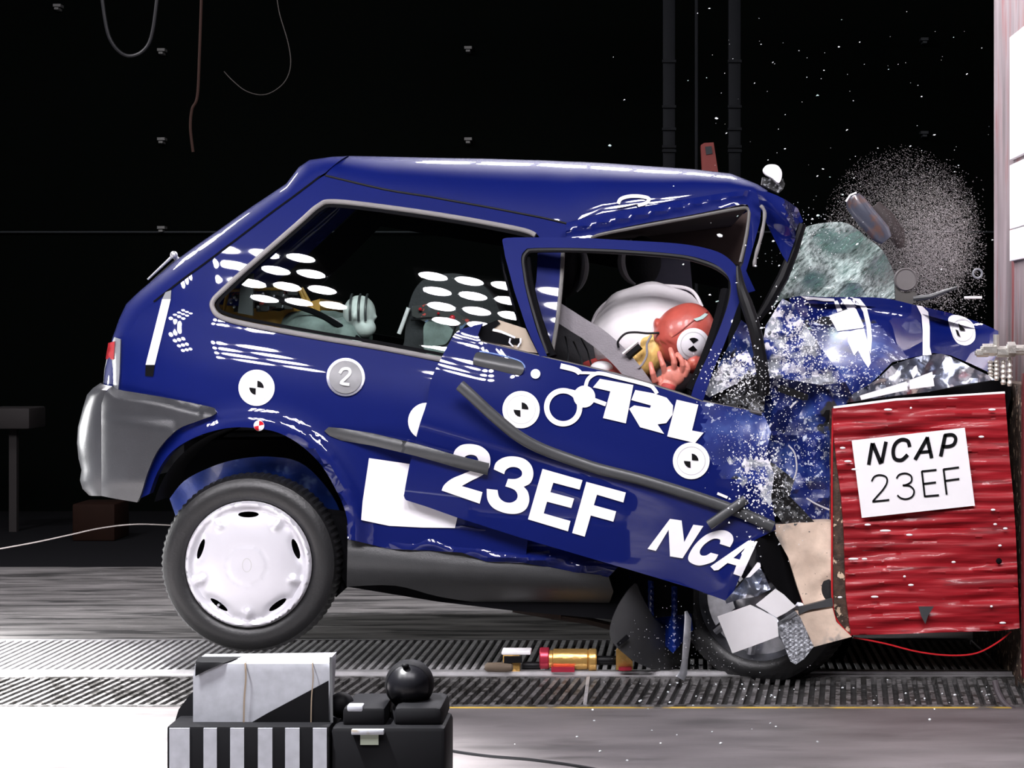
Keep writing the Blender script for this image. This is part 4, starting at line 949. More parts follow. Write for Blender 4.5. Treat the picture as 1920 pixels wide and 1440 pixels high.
# airbag
bm = bmesh.new(); c = P(1222, 640, .42)
ell(bm, c, (118 / 600, .20, 112 / 600), u=48, v=32)
for v in bm.verts:
    d = v.co - c; a = math.atan2(d.z, d.x); v.co += d * (.035 * math.sin(a * 9) * (1 - abs(d.y) / .2)) * .6
AB = part('airbag', bm, M['bag'], label='white inflated airbag', angle=180)
bm = bmesh.new(); tube(bm, [P(x, y, .40) for x, y in cr([(1109, 612), (1120, 585), (1145, 562), (1182, 546), (1215, 539), (1247, 536), (1286, 540), (1304, 552), (1316, 575)], 4)], .0055, 8); part('airbag_seam', bm, M['bag'], AB)
bm = bmesh.new()
for k in range(3): strip(bm, [(1134 + k * 5, 636 - k * 4), (1146 + k * 5, 626 - k * 4 + 2)], 2.4, pxmap(.355))
part('printed_marks', bm, M['ring'], AB)
# parcel area: ochre instrument tray, grey strap, electronics
part('grey_strap', sheet([(452, 520), (474, 512), (474, 592), (446, 587)], pxmap(.16), step=12, thick=.02), M['strip'])
TR = thing('instrument_tray', (P(500, 600, .5).x, .6, P(500, 600, .5).z), 'ochre yellow instrument tray full of wiring behind the quarter window', 'tray')
add('tray', sheet([(402, 570), (520, 585), (600, 560), (600, 625), (410, 600)], pxmap(.42), step=14, thick=.5), M['yellowbox'], TR)
bm = bmesh.new()
for a_, b_ in (((417, 590), (428, 545)), ((428, 545), (560, 540)), ((560, 540), (572, 566)), ((565, 540), (590, 585))): tube(bm, [P(*a_, .40), P(*b_, .40)], .006, 8)
add('tray_frame', bm, M['yellowbox'], TR)
bm = bmesh.new()
for k in range(46):
    x, y = random.uniform(430, 565), random.uniform(545, 580); s = random.uniform(.006, .016)
    p = P(x, y, random.uniform(.36, .41)); box(bm, p.x - s, p.x + s, p.y - s, p.y + s, p.z - s * .6, p.z + s * .6)
add('wiring', bm, M['dials'], TR)
bm = bmesh.new()
for k in range(16):
    p = P(random.uniform(430, 560), random.uniform(545, 578), .345); ell(bm, p, (.005, .005, .005), u=8, v=6)
add('connectors', bm, M['steel'], TR)
# child seat and child dummy
CS = thing('child_restraint', (P(600, 660, .5).x, .5, .9), 'grey green cloth child seat behind the quarter window', 'child seat')
bm = bmesh.new(); ell(bm, P(600, 625, .42), (.11, .14, .075)); ell(bm, P(655, 625, .40), (.075, .12, .065)); ell(bm, P(575, 615, .44), (.07, .12, .06))
for v in bm.verts: v.co += .02 * noise.noise_vector(v.co * 14)
remeshed(add('seat_shell', bm, M['cloth_green'], CS), .008, 2)
bm = bmesh.new(); tube(bm, [P(x, y, .30) for x, y in cr([(520, 560), (560, 575), (600, 590), (650, 620), (700, 660)], 5)], .009, 8, flat=.5); add('harness', bm, M['void'], CS)
bm = bmesh.new(); tube(bm, [P(x, y, .31) for x, y in cr([(600, 590), (625, 600), (650, 615), (670, 640)], 5)], .006, 8, flat=.5); add('harness', bm, M['belt'], CS)
CD = thing('child_dummy', (P(672, 600, .4).x, .42, .95), 'pale child crash dummy slumped in the rear child seat', 'dummy')
bm = bmesh.new(); hc = P(674, 588, .34); ell(bm, hc, (.052, .055, .058)); ell(bm, hc + Vector((.02, -.02, -.045)), (.035, .035, .03)); tube(bm, [hc, hc + Vector((-.03, .02, -.09)), hc + Vector((-.05, .03, -.16))], [.03, .03, .07], 12); tube(bm, [hc + Vector((-.02, -.03, -.1)), hc + Vector((.05, -.06, -.13)), hc + Vector((.1, -.04, -.15))], [.028, .022, .018], 10)
ell(bm, hc + Vector((-.008, -.054, -.008)), (.008, .008, .014)); ell(bm, hc + Vector((.047, -.01, -.01)), (.01, .01, .01))
remeshed(add('body', bm, M['pale_head'], CD), .005, 3)
bm = bmesh.new()
for dx in (-.022, .004, .026): tube(bm, [hc + Vector((dx + .03 * math.sin(t) * 0, -.058 * math.cos(t), .060 * math.sin(t))) for t in [-.4 + 1.9 * k / 10 for k in range(11)]], .004, 6)
add('head_tape', bm, M['strip'], CD)

# ---------------------------------------------------------------- adult dummy in the driver place
DU = thing('crash_test_dummy', (P(1200, 800, .3).x, .32, .6), 'red-headed crash test dummy slumped between airbag and open door, hand raised', 'dummy')
# torso, neck, upper arm: one continuous body
bm = bmesh.new()
tube(bm, [P(1110, 830, .42), P(1125, 760, .42), P(1150, 715, .40), P(1190, 690, .34), P(1225, 670, .30)], [.13, .14, .12, .06, .045], 20)
tube(bm, [P(1128, 700, .28), P(1145, 735, .22), P(1190, 775, .16), P(1235, 765, .12), P(1250, 735, .10), P(1254, 718, .095)], [.05, .05, .045, .036, .026, .022], 16)
ell(bm, P(1135, 705, .30), (.055, .06, .055))
remeshed(add('torso', bm, mat('dummy_shirt', (.4, .05, .045), .7, noise_amt=.3), DU), .006, 4)
bm = bmesh.new(); ell(bm, P(1128, 690, .24), (.035, .03, .022)); add('collar', bm, M['paper'], DU)
# face and jaw
bm = bmesh.new(); rz = Matrix.Rotation(math.radians(-35), 3, 'Y')
ell(bm, P(1222, 662, .25), (.046, .062, .082), Matrix.Rotation(math.radians(25), 3, 'Y')); ell(bm, P(1203, 684, .25), (.034, .05, .035)); ell(bm, P(1214, 622, .25), (.013, .016, .024), Matrix.Rotation(math.radians(-10), 3, 'Y'))
ell(bm, P(1212, 645, .24), (.022, .035, .026)); ell(bm, P(1236, 640, .24), (.02, .04, .035)); ell(bm, P(1192, 672, .25), (.018, .03, .012)); ell(bm, P(1187, 680, .25), (.018, .03, .011))
remeshed(add('face', bm, M['face_yellow'], DU), .0035, 3)
bm = bmesh.new(); tube(bm, [P(x, y, y_) for x, y, y_ in cr([(1160, 652, .17), (1159, 640, .17), (1172, 626, .17), (1190, 623, .17), (1215, 625, .17), (1236, 624, .17)], 5)], .0035, 8); add('sensor_cable', bm, M['black'], DU)
bm = bmesh.new(); tube(bm, [P(x, y, .165) for x, y in cr([(1222, 628), (1213, 645), (1213, 665), (1205, 682), (1196, 690)], 5)], .0035, 8, flat=.6); add('chin_strap', bm, M['belt'], DU)
bm = bmesh.new(); tube(bm, [P(1168, 664, .16), P(1196, 641, .16)], .0048, 4); add('sensor_box', bm, M['paper'], DU)
bm = bmesh.new(); tube(bm, [P(1176, 668, .17), P(1200, 648, .17)], .013, 6); add('sensor_mount', bm, M['black'], DU)
# skull
hc = P(1286, 628, .22); HR = Matrix.Rotation(math.radians(28), 3, 'Y')
bm = bmesh.new(); ell(bm, hc, (.089, .083, .102), HR, u=40, v=28)
for v in bm.verts:
    d = v.co - hc
    if d.x < 0 and d.z > -.02: v.co += Vector((-.010, 0, -.004)) * sm(0, .05, -d.x)
ell(bm, P(1232, 608, .22), (.012, .03, .02)); ell(bm, P(1300, 680, .2), (.03, .05, .035))
HEAD = remeshed(add('head', bm, M['skin_red'], DU), .004, 3)
def headY(px, py):
    p = P(px, py, .2) - hc; q = HR.inverted() @ Vector((p.x, 0, p.z)); s = 1 - (q.x / .089) ** 2 - (q.z / .102) ** 2
    return .22 - .083 * math.sqrt(max(.02, s))
bm = bmesh.new(); tube(bm, [P(x, y, headY(x, y) - .001) for x, y in cr([(1240, 640), (1256, 635), (1275, 622), (1292, 608), (1304, 599), (1316, 592), (1328, 584)], 5)], .002, 6); add('skull_seam', bm, mat('dark_seam', (.2, .02, .015), .6), HEAD)
target(1300, 646, 31, lambda x, y: headY(x, y), HEAD, off=-.006, rot=-2.2, wedge=.42)
bm = bmesh.new(); tube(bm, [P(x, y, headY(x, y) - .012) for x, y in cr([(1293, 677), (1296, 686), (1292, 696)], 4)], .0025, 6); add('white_cord', bm, M['paper'], HEAD)
part('paint_chip', sheet([(1300, 598), (1312, 594), (1322, 587), (1328, 589), (1318, 598), (1306, 602)], pxmap(headY, -.006), step=5), M['shard_green'], HEAD)
# hand: palm and five fingers
bm = bmesh.new(); hY0 = .10
def hp_(x, y, d=0): return P(x, y, hY0 + d)
ell(bm, hp_(1262, 705), (.036, .017, .032)); ell(bm, hp_(1252, 722), (.028, .018, .022))
for pts, r0 in (([(1228, 716, .0), (1224, 700, -.012), (1221, 688, -.008), (1220, 682, .0)], .0088),
                ([(1247, 702, .0), (1243, 684, -.014), (1238, 670, -.008), (1236, 662, .004)], .0088),
                ([(1263, 698, .0), (1264, 680, -.016), (1260, 664, -.012), (1257, 655, .0)], .0092),
                ([(1277, 700, .0), (1280, 684, -.014), (1276, 672, -.014), (1270, 664, -.004)], .0088),
                ([(1284, 706, .0), (1290, 692, -.010), (1288, 683, -.012), (1283, 677, -.006)], .0078)):
    tube(bm, [hp_(*p_) for p_ in cr(pts, 4)], [r0 * (1.1 - .3 * k / 12) for k in range(13)], 10); ell(bm, hp_(*pts[-1]), (r0 * .8,) * 3, u=10, v=8); ell(bm, hp_(*pts[1]), (r0 * 1.12,) * 3, u=10, v=8)
tube(bm, [hp_(1232, 716), hp_(1240, 712, .01), hp_(1250, 712, .0)], [.012, .014, .016], 10); tube(bm, [hp_(1252, 722), hp_(1253, 740, .01)], [.024, .022], 12)
remeshed(add('hand', bm, M['skin_hand'], DU), .0022, 2)
# ---------------------------------------------------------------- barrier block
BR = thing('deformable_barrier', (1.0, .5, .3), 'red corrugated deformable barrier block carrying a white NCAP 23EF sheet', 'barrier')
def redY(px, py):
    v = py + .05 * (px - 1570)
    return -.07 + .0028 * math.sin(v / 3.6 + 1.1 * math.sin(px / 80)) + .0022 * math.sin(v / 5.9 + px / 120.0) + .012 * noise.noise(Vector((px / 160, v / 16, 2))) + .004 * noise.noise(Vector((px / 60, v / 5, 7)))
RED = [(1561, 766), (1600, 762), (1680, 752), (1760, 745), (1884, 738), (1888, 790), (1893, 860), (1899, 920), (1904, 990), (1908, 1080), (1912, 1178), (1870, 1183), (1760, 1186), (1680, 1189), (1596, 1191), (1592, 1165), (1586, 1115), (1582, 992), (1577, 930), (1569, 870), (1563, 815)]
add('red_face', sheet(RED, pxmap(redY), step=4.5, thick=.03), M['red'], BR, angle=60)
EDG = [(1561, 770), (1564, 815), (1570, 870), (1578, 930), (1583, 992), (1587, 1115), (1593, 1165), (1598, 1191), (1583, 1182), (1572, 1168), (1563, 1140), (1561, 1000)]
add('rusty_edge', sheet(EDG, pxmap(-.055), step=7, thick=.9), M['rust'], BR)
bm = bmesh.new(); tube(bm, [P(x, y, -.058) for x, y in cr([(1562, 770), (1560, 860), (1560, 1000), (1561, 1130), (1571, 1166), (1596, 1193)], 4)], .003, 6); add('edge_bead', bm, M['red_edge'], BR)
a = P(1566, 775, -.03); b = P(1905, 1180, -.03); bm = bmesh.new()
sheet([(1563, 768), (1884, 741), (1908, 1176), (1600, 1188), (1572, 1160), (1565, 1100)], pxmap(-.03), step=30, thick=.95, bm=bm)
add('honeycomb_core', bm, M['beige'], BR)
bm = bmesh.new(); a = [P(x, y, -.065) for x, y in [(1563, 766), (1680, 751), (1884, 738)]]
tube(bm, [v + Vector((0, 0, .002)) for v in a], .0045, 6); add('top_flange', bm, M['paper'], BR)
# sheet with writing
LB = add('marked_sheet', sheet([(1597, 826), (1809, 802), (1828, 948), (1616, 971)], pxmap(-.088), step=20, thick=.004), M['paper'], BR, label='white sheet reading NCAP 23EF')
c8 = lambda pts: mapcrop(1320, 680, pts)
lm = pxmap(-.0905)
def lab(strokes, wd):
    for s, sm_ in strokes:
        bm = bmesh.new(); strip(bm, cr(c8(s), 5) if sm_ else c8(s), wd, lm)
        add('letter', bm, M['ink'], LB)
bm = bmesh.new()
for s in ([(988, 612), (1010, 482)], [(1012, 484), (1062, 606)], [(1066, 600), (1092, 474)]): strip(bm, c8(s), 6.8 if s[0][0] != 1012 else 7.5, lm)
add('letter', bm, M['ink'], LB)
lab([([(1234, 505), (1222, 470), (1185, 462), (1150, 485), (1135, 530), (1145, 575), (1185, 584), (1222, 552)], 1)], 6.8)
bm = bmesh.new()
for s in ([(1266, 582), (1342, 448)], [(1338, 446), (1366, 572)], [(1292, 538), (1358, 532)]): strip(bm, c8(s), 6.8 if s[1][1] != 532 else 5.5, lm)
add('letter', bm, M['ink'], LB)
bm = bmesh.new(); strip(bm, c8([(1420, 562), (1448, 432)]), 7, lm); strip(bm, cr(c8([(1442, 436), (1490, 433), (1510, 455), (1500, 488), (1470, 502), (1430, 503)]), 5), 6.4, lm)
add('letter', bm, M['ink'], LB)
bm = bmesh.new(); strip(bm, cr(c8([(1006, 712), (1022, 684), (1055, 674), (1092, 686), (1098, 718), (1075, 760), (1040, 800), (1014, 830)]), 5), 3.2, lm); strip(bm, c8([(1010, 834), (1112, 823)]), 3.4, lm); add('numeral', bm, M['ink'], LB)
bm = bmesh.new(); strip(bm, cr(c8([(1155, 695), (1172, 672), (1210, 664), (1242, 680), (1244, 712), (1215, 732), (1192, 736)]), 5), 3.2, lm); strip(bm, cr(c8([(1192, 736), (1235, 740), (1260, 768), (1250, 802), (1215, 818), (1180, 812), (1160, 795)]), 5), 3.2, lm); add('numeral', bm, M['ink'], LB)
bm = bmesh.new()
for s in ([(1395, 643), (1306, 652)], [(1307, 650), (1325, 805)], [(1322, 802), (1410, 795)], [(1316, 727), (1392, 718)]): strip(bm, c8(s), 3.6, lm)
add('letter', bm, M['ink'], LB)
bm = bmesh.new()
for s in ([(1530, 628), (1436, 640)], [(1437, 638), (1456, 792)], [(1446, 709), (1532, 697)]): strip(bm, c8(s), 3.6, lm)
add('letter', bm, M['ink'], LB)
add('grey_chip', sheet([(1722, 1137), (1751, 1137), (1740, 1155), (1735, 1170), (1727, 1155)], pxmap(-.092), step=8), M['strip'], BR)
bm = bmesh.new(); ell(bm, P(1873, 1052, -.08), (.009, .006, .009), u=10, v=8); add('puncture', bm, M['void'], BR)
for (x, y, l) in [(1600, 1048, 22), (1621, 1048, 12), (1788, 1054, 9), (1862, 956, 10), (1866, 983, 8), (1885, 991, 10), (1627, 984, 14), (1660, 995, 24), (1705, 1003, 14), (1708, 1097, 12), (1696, 1081, 6), (1640, 1119, 16), (1859, 1137, 6), (1880, 1168, 14), (1575, 1120, 10), (1840, 735 + 84, 12), (1875, 1023, 8), (1860, 768, 16), (1665, 768, 18), (1708, 765, 5), (1580, 840, 12), (1590, 865, 16), (1605, 880, 20), (1640, 872, 0)]:
    if l: 
        bm = bmesh.new(); ell(bm, P(x, y, -.086), (l / 1400, .003, .0035), u=10, v=6); add('scratch', bm, M['paper'], BR)
# sagging red wire below
bm = bmesh.new(); tube(bm, [P(x, y, -.05) for x, y in cr([(1600, 1195), (1660, 1207), (1720, 1222), (1780, 1229), (1830, 1225), (1870, 1205), (1896, 1184)], 5)], .0026, 6); add('hanging_trim', bm, M['red_edge'], BR)
# beige honeycomb element between car and red face
add('beige_core', sheet([(1444, 985), (1500, 980), (1563, 978), (1563, 1135), (1510, 1142), (1495, 1100), (1478, 1045)], pxmap(crump(-.05, .02, 60, 3)), step=10, thick=.7), M['beige'], BR)
add('beige_lower_core', sheet([(1495, 1152), (1561, 1140), (1568, 1166), (1597, 1194), (1526, 1213), (1500, 1170)], pxmap(-.075), step=10, thick=.3), M['beige'], BR)
add('yellow_tape', sheet([(1497, 1139), (1561, 1122), (1562, 1137), (1520, 1143), (1498, 1152)], pxmap(-.08), step=10, thick=.02), M['strip'], BR)
add('aluminium_honeycomb', sheet([(1457, 1177), (1495, 1152), (1500, 1156), (1526, 1212), (1508, 1235), (1492, 1246), (1482, 1240)], pxmap(lambda x, y: -.10 + .003 * math.sin(x / 1.5)), step=5, thick=.08), M['honey'], BR)
# fixed barrier wall, edge plates, bolts
bm = bmesh.new(); box(bm, 1.235, 2.6, -.3, .85, 0, 3.6); add('wall_right', bm, M['alu'], kind='structure', label='scratched steel face of the fixed barrier')
bm = bmesh.new()
for (y0, y1) in ((70, 300), (310, 430), (432, 490)):
    a = P(1907, y0, .5); b = P(1907, y1, .5); box(bm, 1.222, 1.236, .2, .50, b.z, a.z, bevel=.002)
solo('wall_plate', bm, M['paper'], 'white plates screwed on the barrier wall at the right edge', 'plate')
bm = bmesh.new(); a = P(1888, 720, 0); b = P(1888, 1290, 0); box(bm, 1.155, 1.234, -.1, .8, b.z, a.z)
solo('barrier_backplate', bm, M['rust'], 'rusty dark plate behind the red barrier block', 'frame')
bm = bmesh.new(); a = P(1908, 700, -.12); b = P(1908, 1270, -.12); box(bm, 1.142, 1.20, -.14, -.11, b.z, a.z)
solo('barrier_rib', bm, mat('dark_red_steel', (.1, .008, .012), .5), 'dark red steel rib at the right edge', 'rib')
for i, (x, y, l, r, lb) in enumerate([(1842, 662, 22, 9, 'bright hexagon bolt nearest the bonnet tip'), (1855, 656, 26, 14, 'thick bright bolt head beside the bonnet tip'), (1880, 660, 22, 12, 'bright clamp nut in the middle of the cluster'),
                                  (1896, 655, 14, 17, 'tall bright clamp next to the barrier wall'), (1868, 640, 0, 6, 'upright stud at the top left of the bolt cluster')]):
    bm = bmesh.new(); c = P(x, y, -.02)
    if l: 
        tube(bm, [c - Vector((l / 1264, 0, 0)), c + Vector((l / 1264, 0, 0))], r / 760, 6); tube(bm, [c - Vector((l / 1000, 0, 0)), c + Vector((.1, 0, 0))], r / 1264, 10)
    else: tube(bm, [c - Vector((0, 0, .03)), c + Vector((0, 0, .02))], r / 632, 8)
    solo('clamp_bolt', bm, M['bright'], lb, 'bolt', 'bolts between bonnet and barrier')
for i, (x, y, lb) in enumerate([(1857, 692, 'leftmost ribbed spring under the bolts'), (1868, 694, 'second ribbed spring under the bolts'), (1881, 698, 'third ribbed spring under the bolts'), (1893, 697, 'tallest ribbed spring beside the wall')]):
    bm = bmesh.new(); h_ = .025 + .006 * i; c = P(x, y, -.0)
    tube(bm, [c + Vector((0, 0, -h_ + 2 * h_ * k / 10)) for k in range(11)], [.006 + .003 * (k % 2) for k in range(11)], 10)
    solo('ribbed_spring', bm, M['bright'], lb, 'spring', 'springs under the bolts')
bm = bmesh.new(); c = P(1899, 1290, 0); box(bm, c.x - .012, c.x + .008, .1, .14, 0, c.z + .01, bevel=.003); solo('floor_bolt', bm, M['steel'], 'small grey bolt block on the floor below the barrier', 'bolt')

# ---------------------------------------------------------------- things on the floor
def gold():
    R_ = thing('gold_coupling', P(1065, 1262, .10), 'gold cylindrical coupling with a red end ring lying on the rail', 'coupling')
    Y = .13
    def cyl(x0, x1, y, r, m, nm, seg=20):
        bm = bmesh.new(); tube(bm, [P(x0, y, Y), P(x0 + 2, y, Y), P(x1 - 2, y, Y), P(x1, y, Y)], [r * .9, r, r, r * .9], seg); return add(nm, bm, m, R_)
    cyl(1036, 1103, 1236, .032, M['gold'], 'barrel'); cyl(1012, 1030, 1234, .033, M['redalu'], 'red_ring'); cyl(1028, 1038, 1236, .028, M['gold'], 'collar')
    cyl(1103, 1119, 1237, .034, M['gold'], 'end_flange'); cyl(1119, 1156, 1238, .014, M['black'], 'rod'); cyl(980, 1014, 1248, .012, M['black'], 'rod')
    bm = bmesh.new(); a = P(1040, 1250, Y - .03); box(bm, a.x - .01, a.x + .06, Y - .04, Y, .012, a.z); add('foot', bm, M['redalu'], R_)
gold()
R2 = thing('gold_fitting', P(962, 1262, .13), 'small gold and black fitting lying left of the gold coupling', 'fitting')
bm = bmesh.new(); a = P(944, 1218, .13); b = P(980, 1258, .13); box(bm, a.x, P(976, 0, .13).x, .10, .16, b.z, a.z - .012, bevel=.004); add('block', bm, M['gold'], R2)
bm = bmesh.new(); box(bm, a.x - .004, P(996, 0, .13).x, .10, .17, a.z - .012, a.z, bevel=.003); add('cap', bm, M['paper'], R2)
bm = bmesh.new(); box(bm, a.x + .004, b.x, .09, .10, a.z - .034, a.z - .014); add('slot', bm, M['black'], R2)
R3 = thing('gold_bracket', P(1172, 1258, .1), 'gold bracket standing on the rail against the black liner', 'bracket')
bm = sheet([(1155, 1221), (1160, 1215), (1186, 1240), (1187, 1256), (1155, 1256)], pxmap(.10), step=8, thick=.03); add('plate', bm, M['gold'], R3)
bm = bmesh.new(); q0 = P(1160, 1256, .09); q1 = P(1184, 1250, .09); box(bm, q0.x, q1.x, .075, .098, q0.z, q1.z); add('clip', bm, M['redalu'], R3)
bm = bmesh.new(); tube(bm, [P(x, 1251, .1) for x in (909, 914, 930, 950, 959, 962)], [.008, .014, .015, .015, .013, .008], 12)
solo('rubber_bush', bm, M['brown'], 'brown rubber bush lying on the bright floor rail', 'bush')

# ---------------------------------------------------------------- equipment in the foreground
YE = -1.75
def E(x, y, Y=YE): return P(x, y, Y)
# lower striped case
SC_ = thing('striped_case', (E(463, 0).x, YE + .15, 0), 'low case painted with upright black and white stripes in the foreground', 'case')
bm = bmesh.new(); a = E(313, 1362); b = E(618, 1362); box(bm, a.x, b.x, YE, YE + .16, 0, a.z, bevel=.004); add('case_body', bm, M['matt'], SC_)
for (x0, x1) in [(318, 356), (382, 407), (432, 458), (484, 511), (535, 562), (587, 613)]:
    bm = bmesh.new(); a = E(x0, 1363); b = E(x1, 1363); box(bm, a.x, b.x, YE - .003, YE + .002, .005, a.z - .002); add('white_stripe', bm, M['tin'], SC_)
# curved cover on top
def covY(px, py): return YE + .05 + .025 * sm(1250, 1228, py) ** 2
CV = thing('tin_cover', (E(495, 0).x, YE + .15, E(0, 1362).z), 'grey tin cover with black wedge markings standing on the striped case', 'cover')
o = add('cover_body', sheet([(366, 1246), (372, 1236), (616, 1233), (622, 1232), (618, 1300), (616, 1361), (362, 1361), (362, 1270)], pxmap(covY), step=9, thick=.07), M['tin'], CV)
add('black_wedge', sheet([(367, 1240), (372, 1231), (455, 1231), (420, 1243), (385, 1258), (366, 1268)], pxmap(covY, -.003), step=8), M['matt'], CV)
add('black_wedge', sheet([(616, 1276), (617, 1360), (462, 1360), (500, 1338), (560, 1306)], pxmap(covY, -.003), step=8), M['matt'], CV)
for (x, wd) in ((459, 3.2), (585, 2.2)):
    bm = bmesh.new(); strip(bm, cr([(x, 1234), (x + 2, 1270), (x - 1, 1310), (x - 2, 1358)], 6), wd, pxmap(covY, -.004)); add('rust_streak', bm, M['brown'], CV)
bm = bmesh.new(); strip(bm, [(620, 1232), (621, 1290), (622, 1355)], 5, pxmap(YE + .03)); add('cover_edge', bm, M['strip'], CV)
bm = sheet([(335, 1330), (358, 1300), (366, 1296), (366, 1362), (325, 1362)], pxmap(YE + .12), step=10, thick=.1)
solo('cover_bracket', bm, M['void'], 'small dark bracket left of the grey tin cover', 'bracket')
# black box and round lamp to the right
EC = thing('equipment_case', (E(725, 0).x, YE + .15, 0), 'black equipment case with a pale label plate, right of the striped case', 'case')
bm = bmesh.new(); a = E(620, 1345); b = E(836, 1345); box(bm, a.x, b.x, YE, YE + .18, 0, a.z - .02, bevel=.012)
box(bm, E(640, 0).x, E(720, 0).x, YE + .02, YE + .2, a.z - .03, E(0, 1330).z, bevel=.008); box(bm, E(735, 0).x, E(828, 0).x, YE + .02, YE + .2, a.z - .03, E(0, 1328).z, bevel=.015)
add('case_body', bm, M['matt'], EC)
bm = bmesh.new(); a = E(660, 1366); b = E(721, 1376); box(bm, a.x, b.x, YE - .012, YE + .0, b.z, a.z, bevel=.002); add('latch_plate', bm, M['tin'], EC)
bm = bmesh.new(); a = E(676, 1377); b = E(710, 1396); box(bm, a.x, b.x, YE - .004, YE + .0, b.z, a.z); add('label_plate', bm, mat('greenish_label', (.16, .18, .14), .6), EC)
bm = bmesh.new(); a = E(648, 1326); b = E(678, 1331); box(bm, a.x, b.x, YE + .02, YE + .05, b.z - .01, a.z, bevel=.003); add('switch', bm, M['tin'], EC)
bm = bmesh.new(); ell(bm, E(640, 1322, YE + .1), (.028, .03, .028)); solo('black_knob', bm, M['matt'], 'black round knob between the tin cover and the dark lamp', 'knob')
LP_ = thing('round_lamp', (E(768, 0).x, YE + .12, E(0, 1335).z), 'dark ball-shaped lamp on top of the black equipment case', 'lamp')
bm = bmesh.new(); c = E(768, 1282, YE + .12); ell(bm, c, (46 / 632 * .72, .06, 46 / 632 * .72), u=32, v=24)
add('lamp_shell', bm, mat('dark_lamp_shell', (.003, .003, .004), .3, spec=.2), LP_)
bm = bmesh.new(); lathe(bm, [(.046, -.03), (.051, -.02), (.053, .0), (.049, .01)], c, 36); add('lamp_rim', bm, M['matt'], LP_)
bm = bmesh.new(); tube(bm, [E(768, 1312, YE + .12), E(768, 1345, YE + .12)], [.03, .045], 14); add('lamp_base', bm, M['matt'], LP_)
bm = bmesh.new(); ell(bm, E(760, 1248, YE + .08), (.008, .008, .006)); add('lamp_knob', bm, M['matt'], LP_)

# ---------------------------------------------------------------- flying things
random.seed(11)
def shard(bm, c, s, el=1.0, ang=0.0):
    n = len(bm.verts); r = bmesh.ops.create_icosphere(bm, subdivisions=1, radius=1)
    Mx = Matrix.Translation(c) @ Matrix.Rotation(ang, 4, 'Y') @ Matrix.Diagonal((s * el, s, s * .8, 1))
    for v in r['verts']: v.co = v.co * random.uniform(.7, 1.15)
    bmesh.ops.transform(bm, matrix=Mx, verts=r['verts'])
big = [(1143, 273, 5.5), (1343, 222, 5), (1171, 187, 3), (1349, 442, 10), (1398, 460, 4), (1383, 405, 3), (1281, 496, 4), (1237, 391, 3), (1263, 349, 3), (1545, 132, 3), (1533, 179, 4), (1573, 88, 3), (1612, 79, 2.5), (1449, 117, 2.5), (1427, 83, 2), (1578, 37, 2),
       (1752, 253, 4), (1707, 274, 4.5), (1813, 139, 3), (1728, 181, 3), (1788, 70, 2), (1646, 278, 3), (1588, 244, 3), (1543, 317, 3), (1533, 330, 3), (1556, 332, 2.5), (1601, 334, 3), (1797, 310, 3), (1790, 322, 2.5), (1362, 250, 3), (1325, 146, 2.5), (1415, 156, 2.5), (1600, 189, 2.5), (1440, 300, 2), (1472, 279, 3),
       (1534, 404, 6), (1523, 411, 4), (1461, 498, 4), (1450, 452, 5), (1417, 499, 5), (1580, 365, 3), (1688, 492, 3), (1607, 458, 4), (1608, 492, 4), (1428, 615, 6), (1518, 616, 6), (1444, 587, 4), (1457, 565, 4), (1395, 690, 3), (1381, 530, 3), (1345, 565, 5), (1331, 553, 5), (1861, 450, 3), (1910, 350, 4), (1690, 575, 3), (1655, 552, 4), (1765, 505, 3),
       (1330, 16, 3), (1308, 25, 2), (1150, 107, 2), (1290, 151, 2), (1700, 22, 2), (1841, 90, 2), (1498, 95, 2), (1513, 145, 2), (1666, 130, 2), (1721, 160, 2)]
pos = ['high above the roof', 'above the car roof', 'in the dark above the bonnet', 'beside the dust cloud', 'over the windscreen']
for i, (x, y, s) in enumerate(big):
    bm = bmesh.new(); Y = random.uniform(-.1, .5) if y < 400 else random.uniform(-.12, -.08)
    shard(bm, P(x, y, Y), s / 1264 * (D0 + Y) / 6, random.uniform(1, 1.8) if s < 6 else 1.3, random.uniform(-.6, .2))
    solo('glass_fragment', bm, M['shard'] if i % 5 else M['shard_green'], 'small bright glass fragment flying through the dark air', 'glass fragment', 'glass fragments in the air')
for i in range(70):
    x = random.uniform(1330, 1860); y = random.uniform(20, 560); 
    bm = bmesh.new(); Y = random.uniform(-.1, .6); shard(bm, P(x, y, Y), random.uniform(.8, 1.6) / 1264, 1.5, -.3)
    solo('glass_fragment', bm, M['shard'], 'small bright glass fragment flying through the dark air', 'glass fragment', 'glass fragments in the air')
for i in range(70):
    x = random.uniform(1180, 1860); y = random.uniform(1275, 1325) if i % 4 else random.uniform(1330, 1430); x = x if i % 4 else random.uniform(900, 1860)
    Y = GY(y); bm = bmesh.new(); p = P(x, y, Y); shard(bm, p + Vector((0, 0, .002)), random.uniform(.0015, .004), 1.2, 0)
    solo('floor_crumb', bm, M['shard'], 'tiny white glass crumb lying on the floor in front', 'glass crumb', 'glass crumbs on the floor')
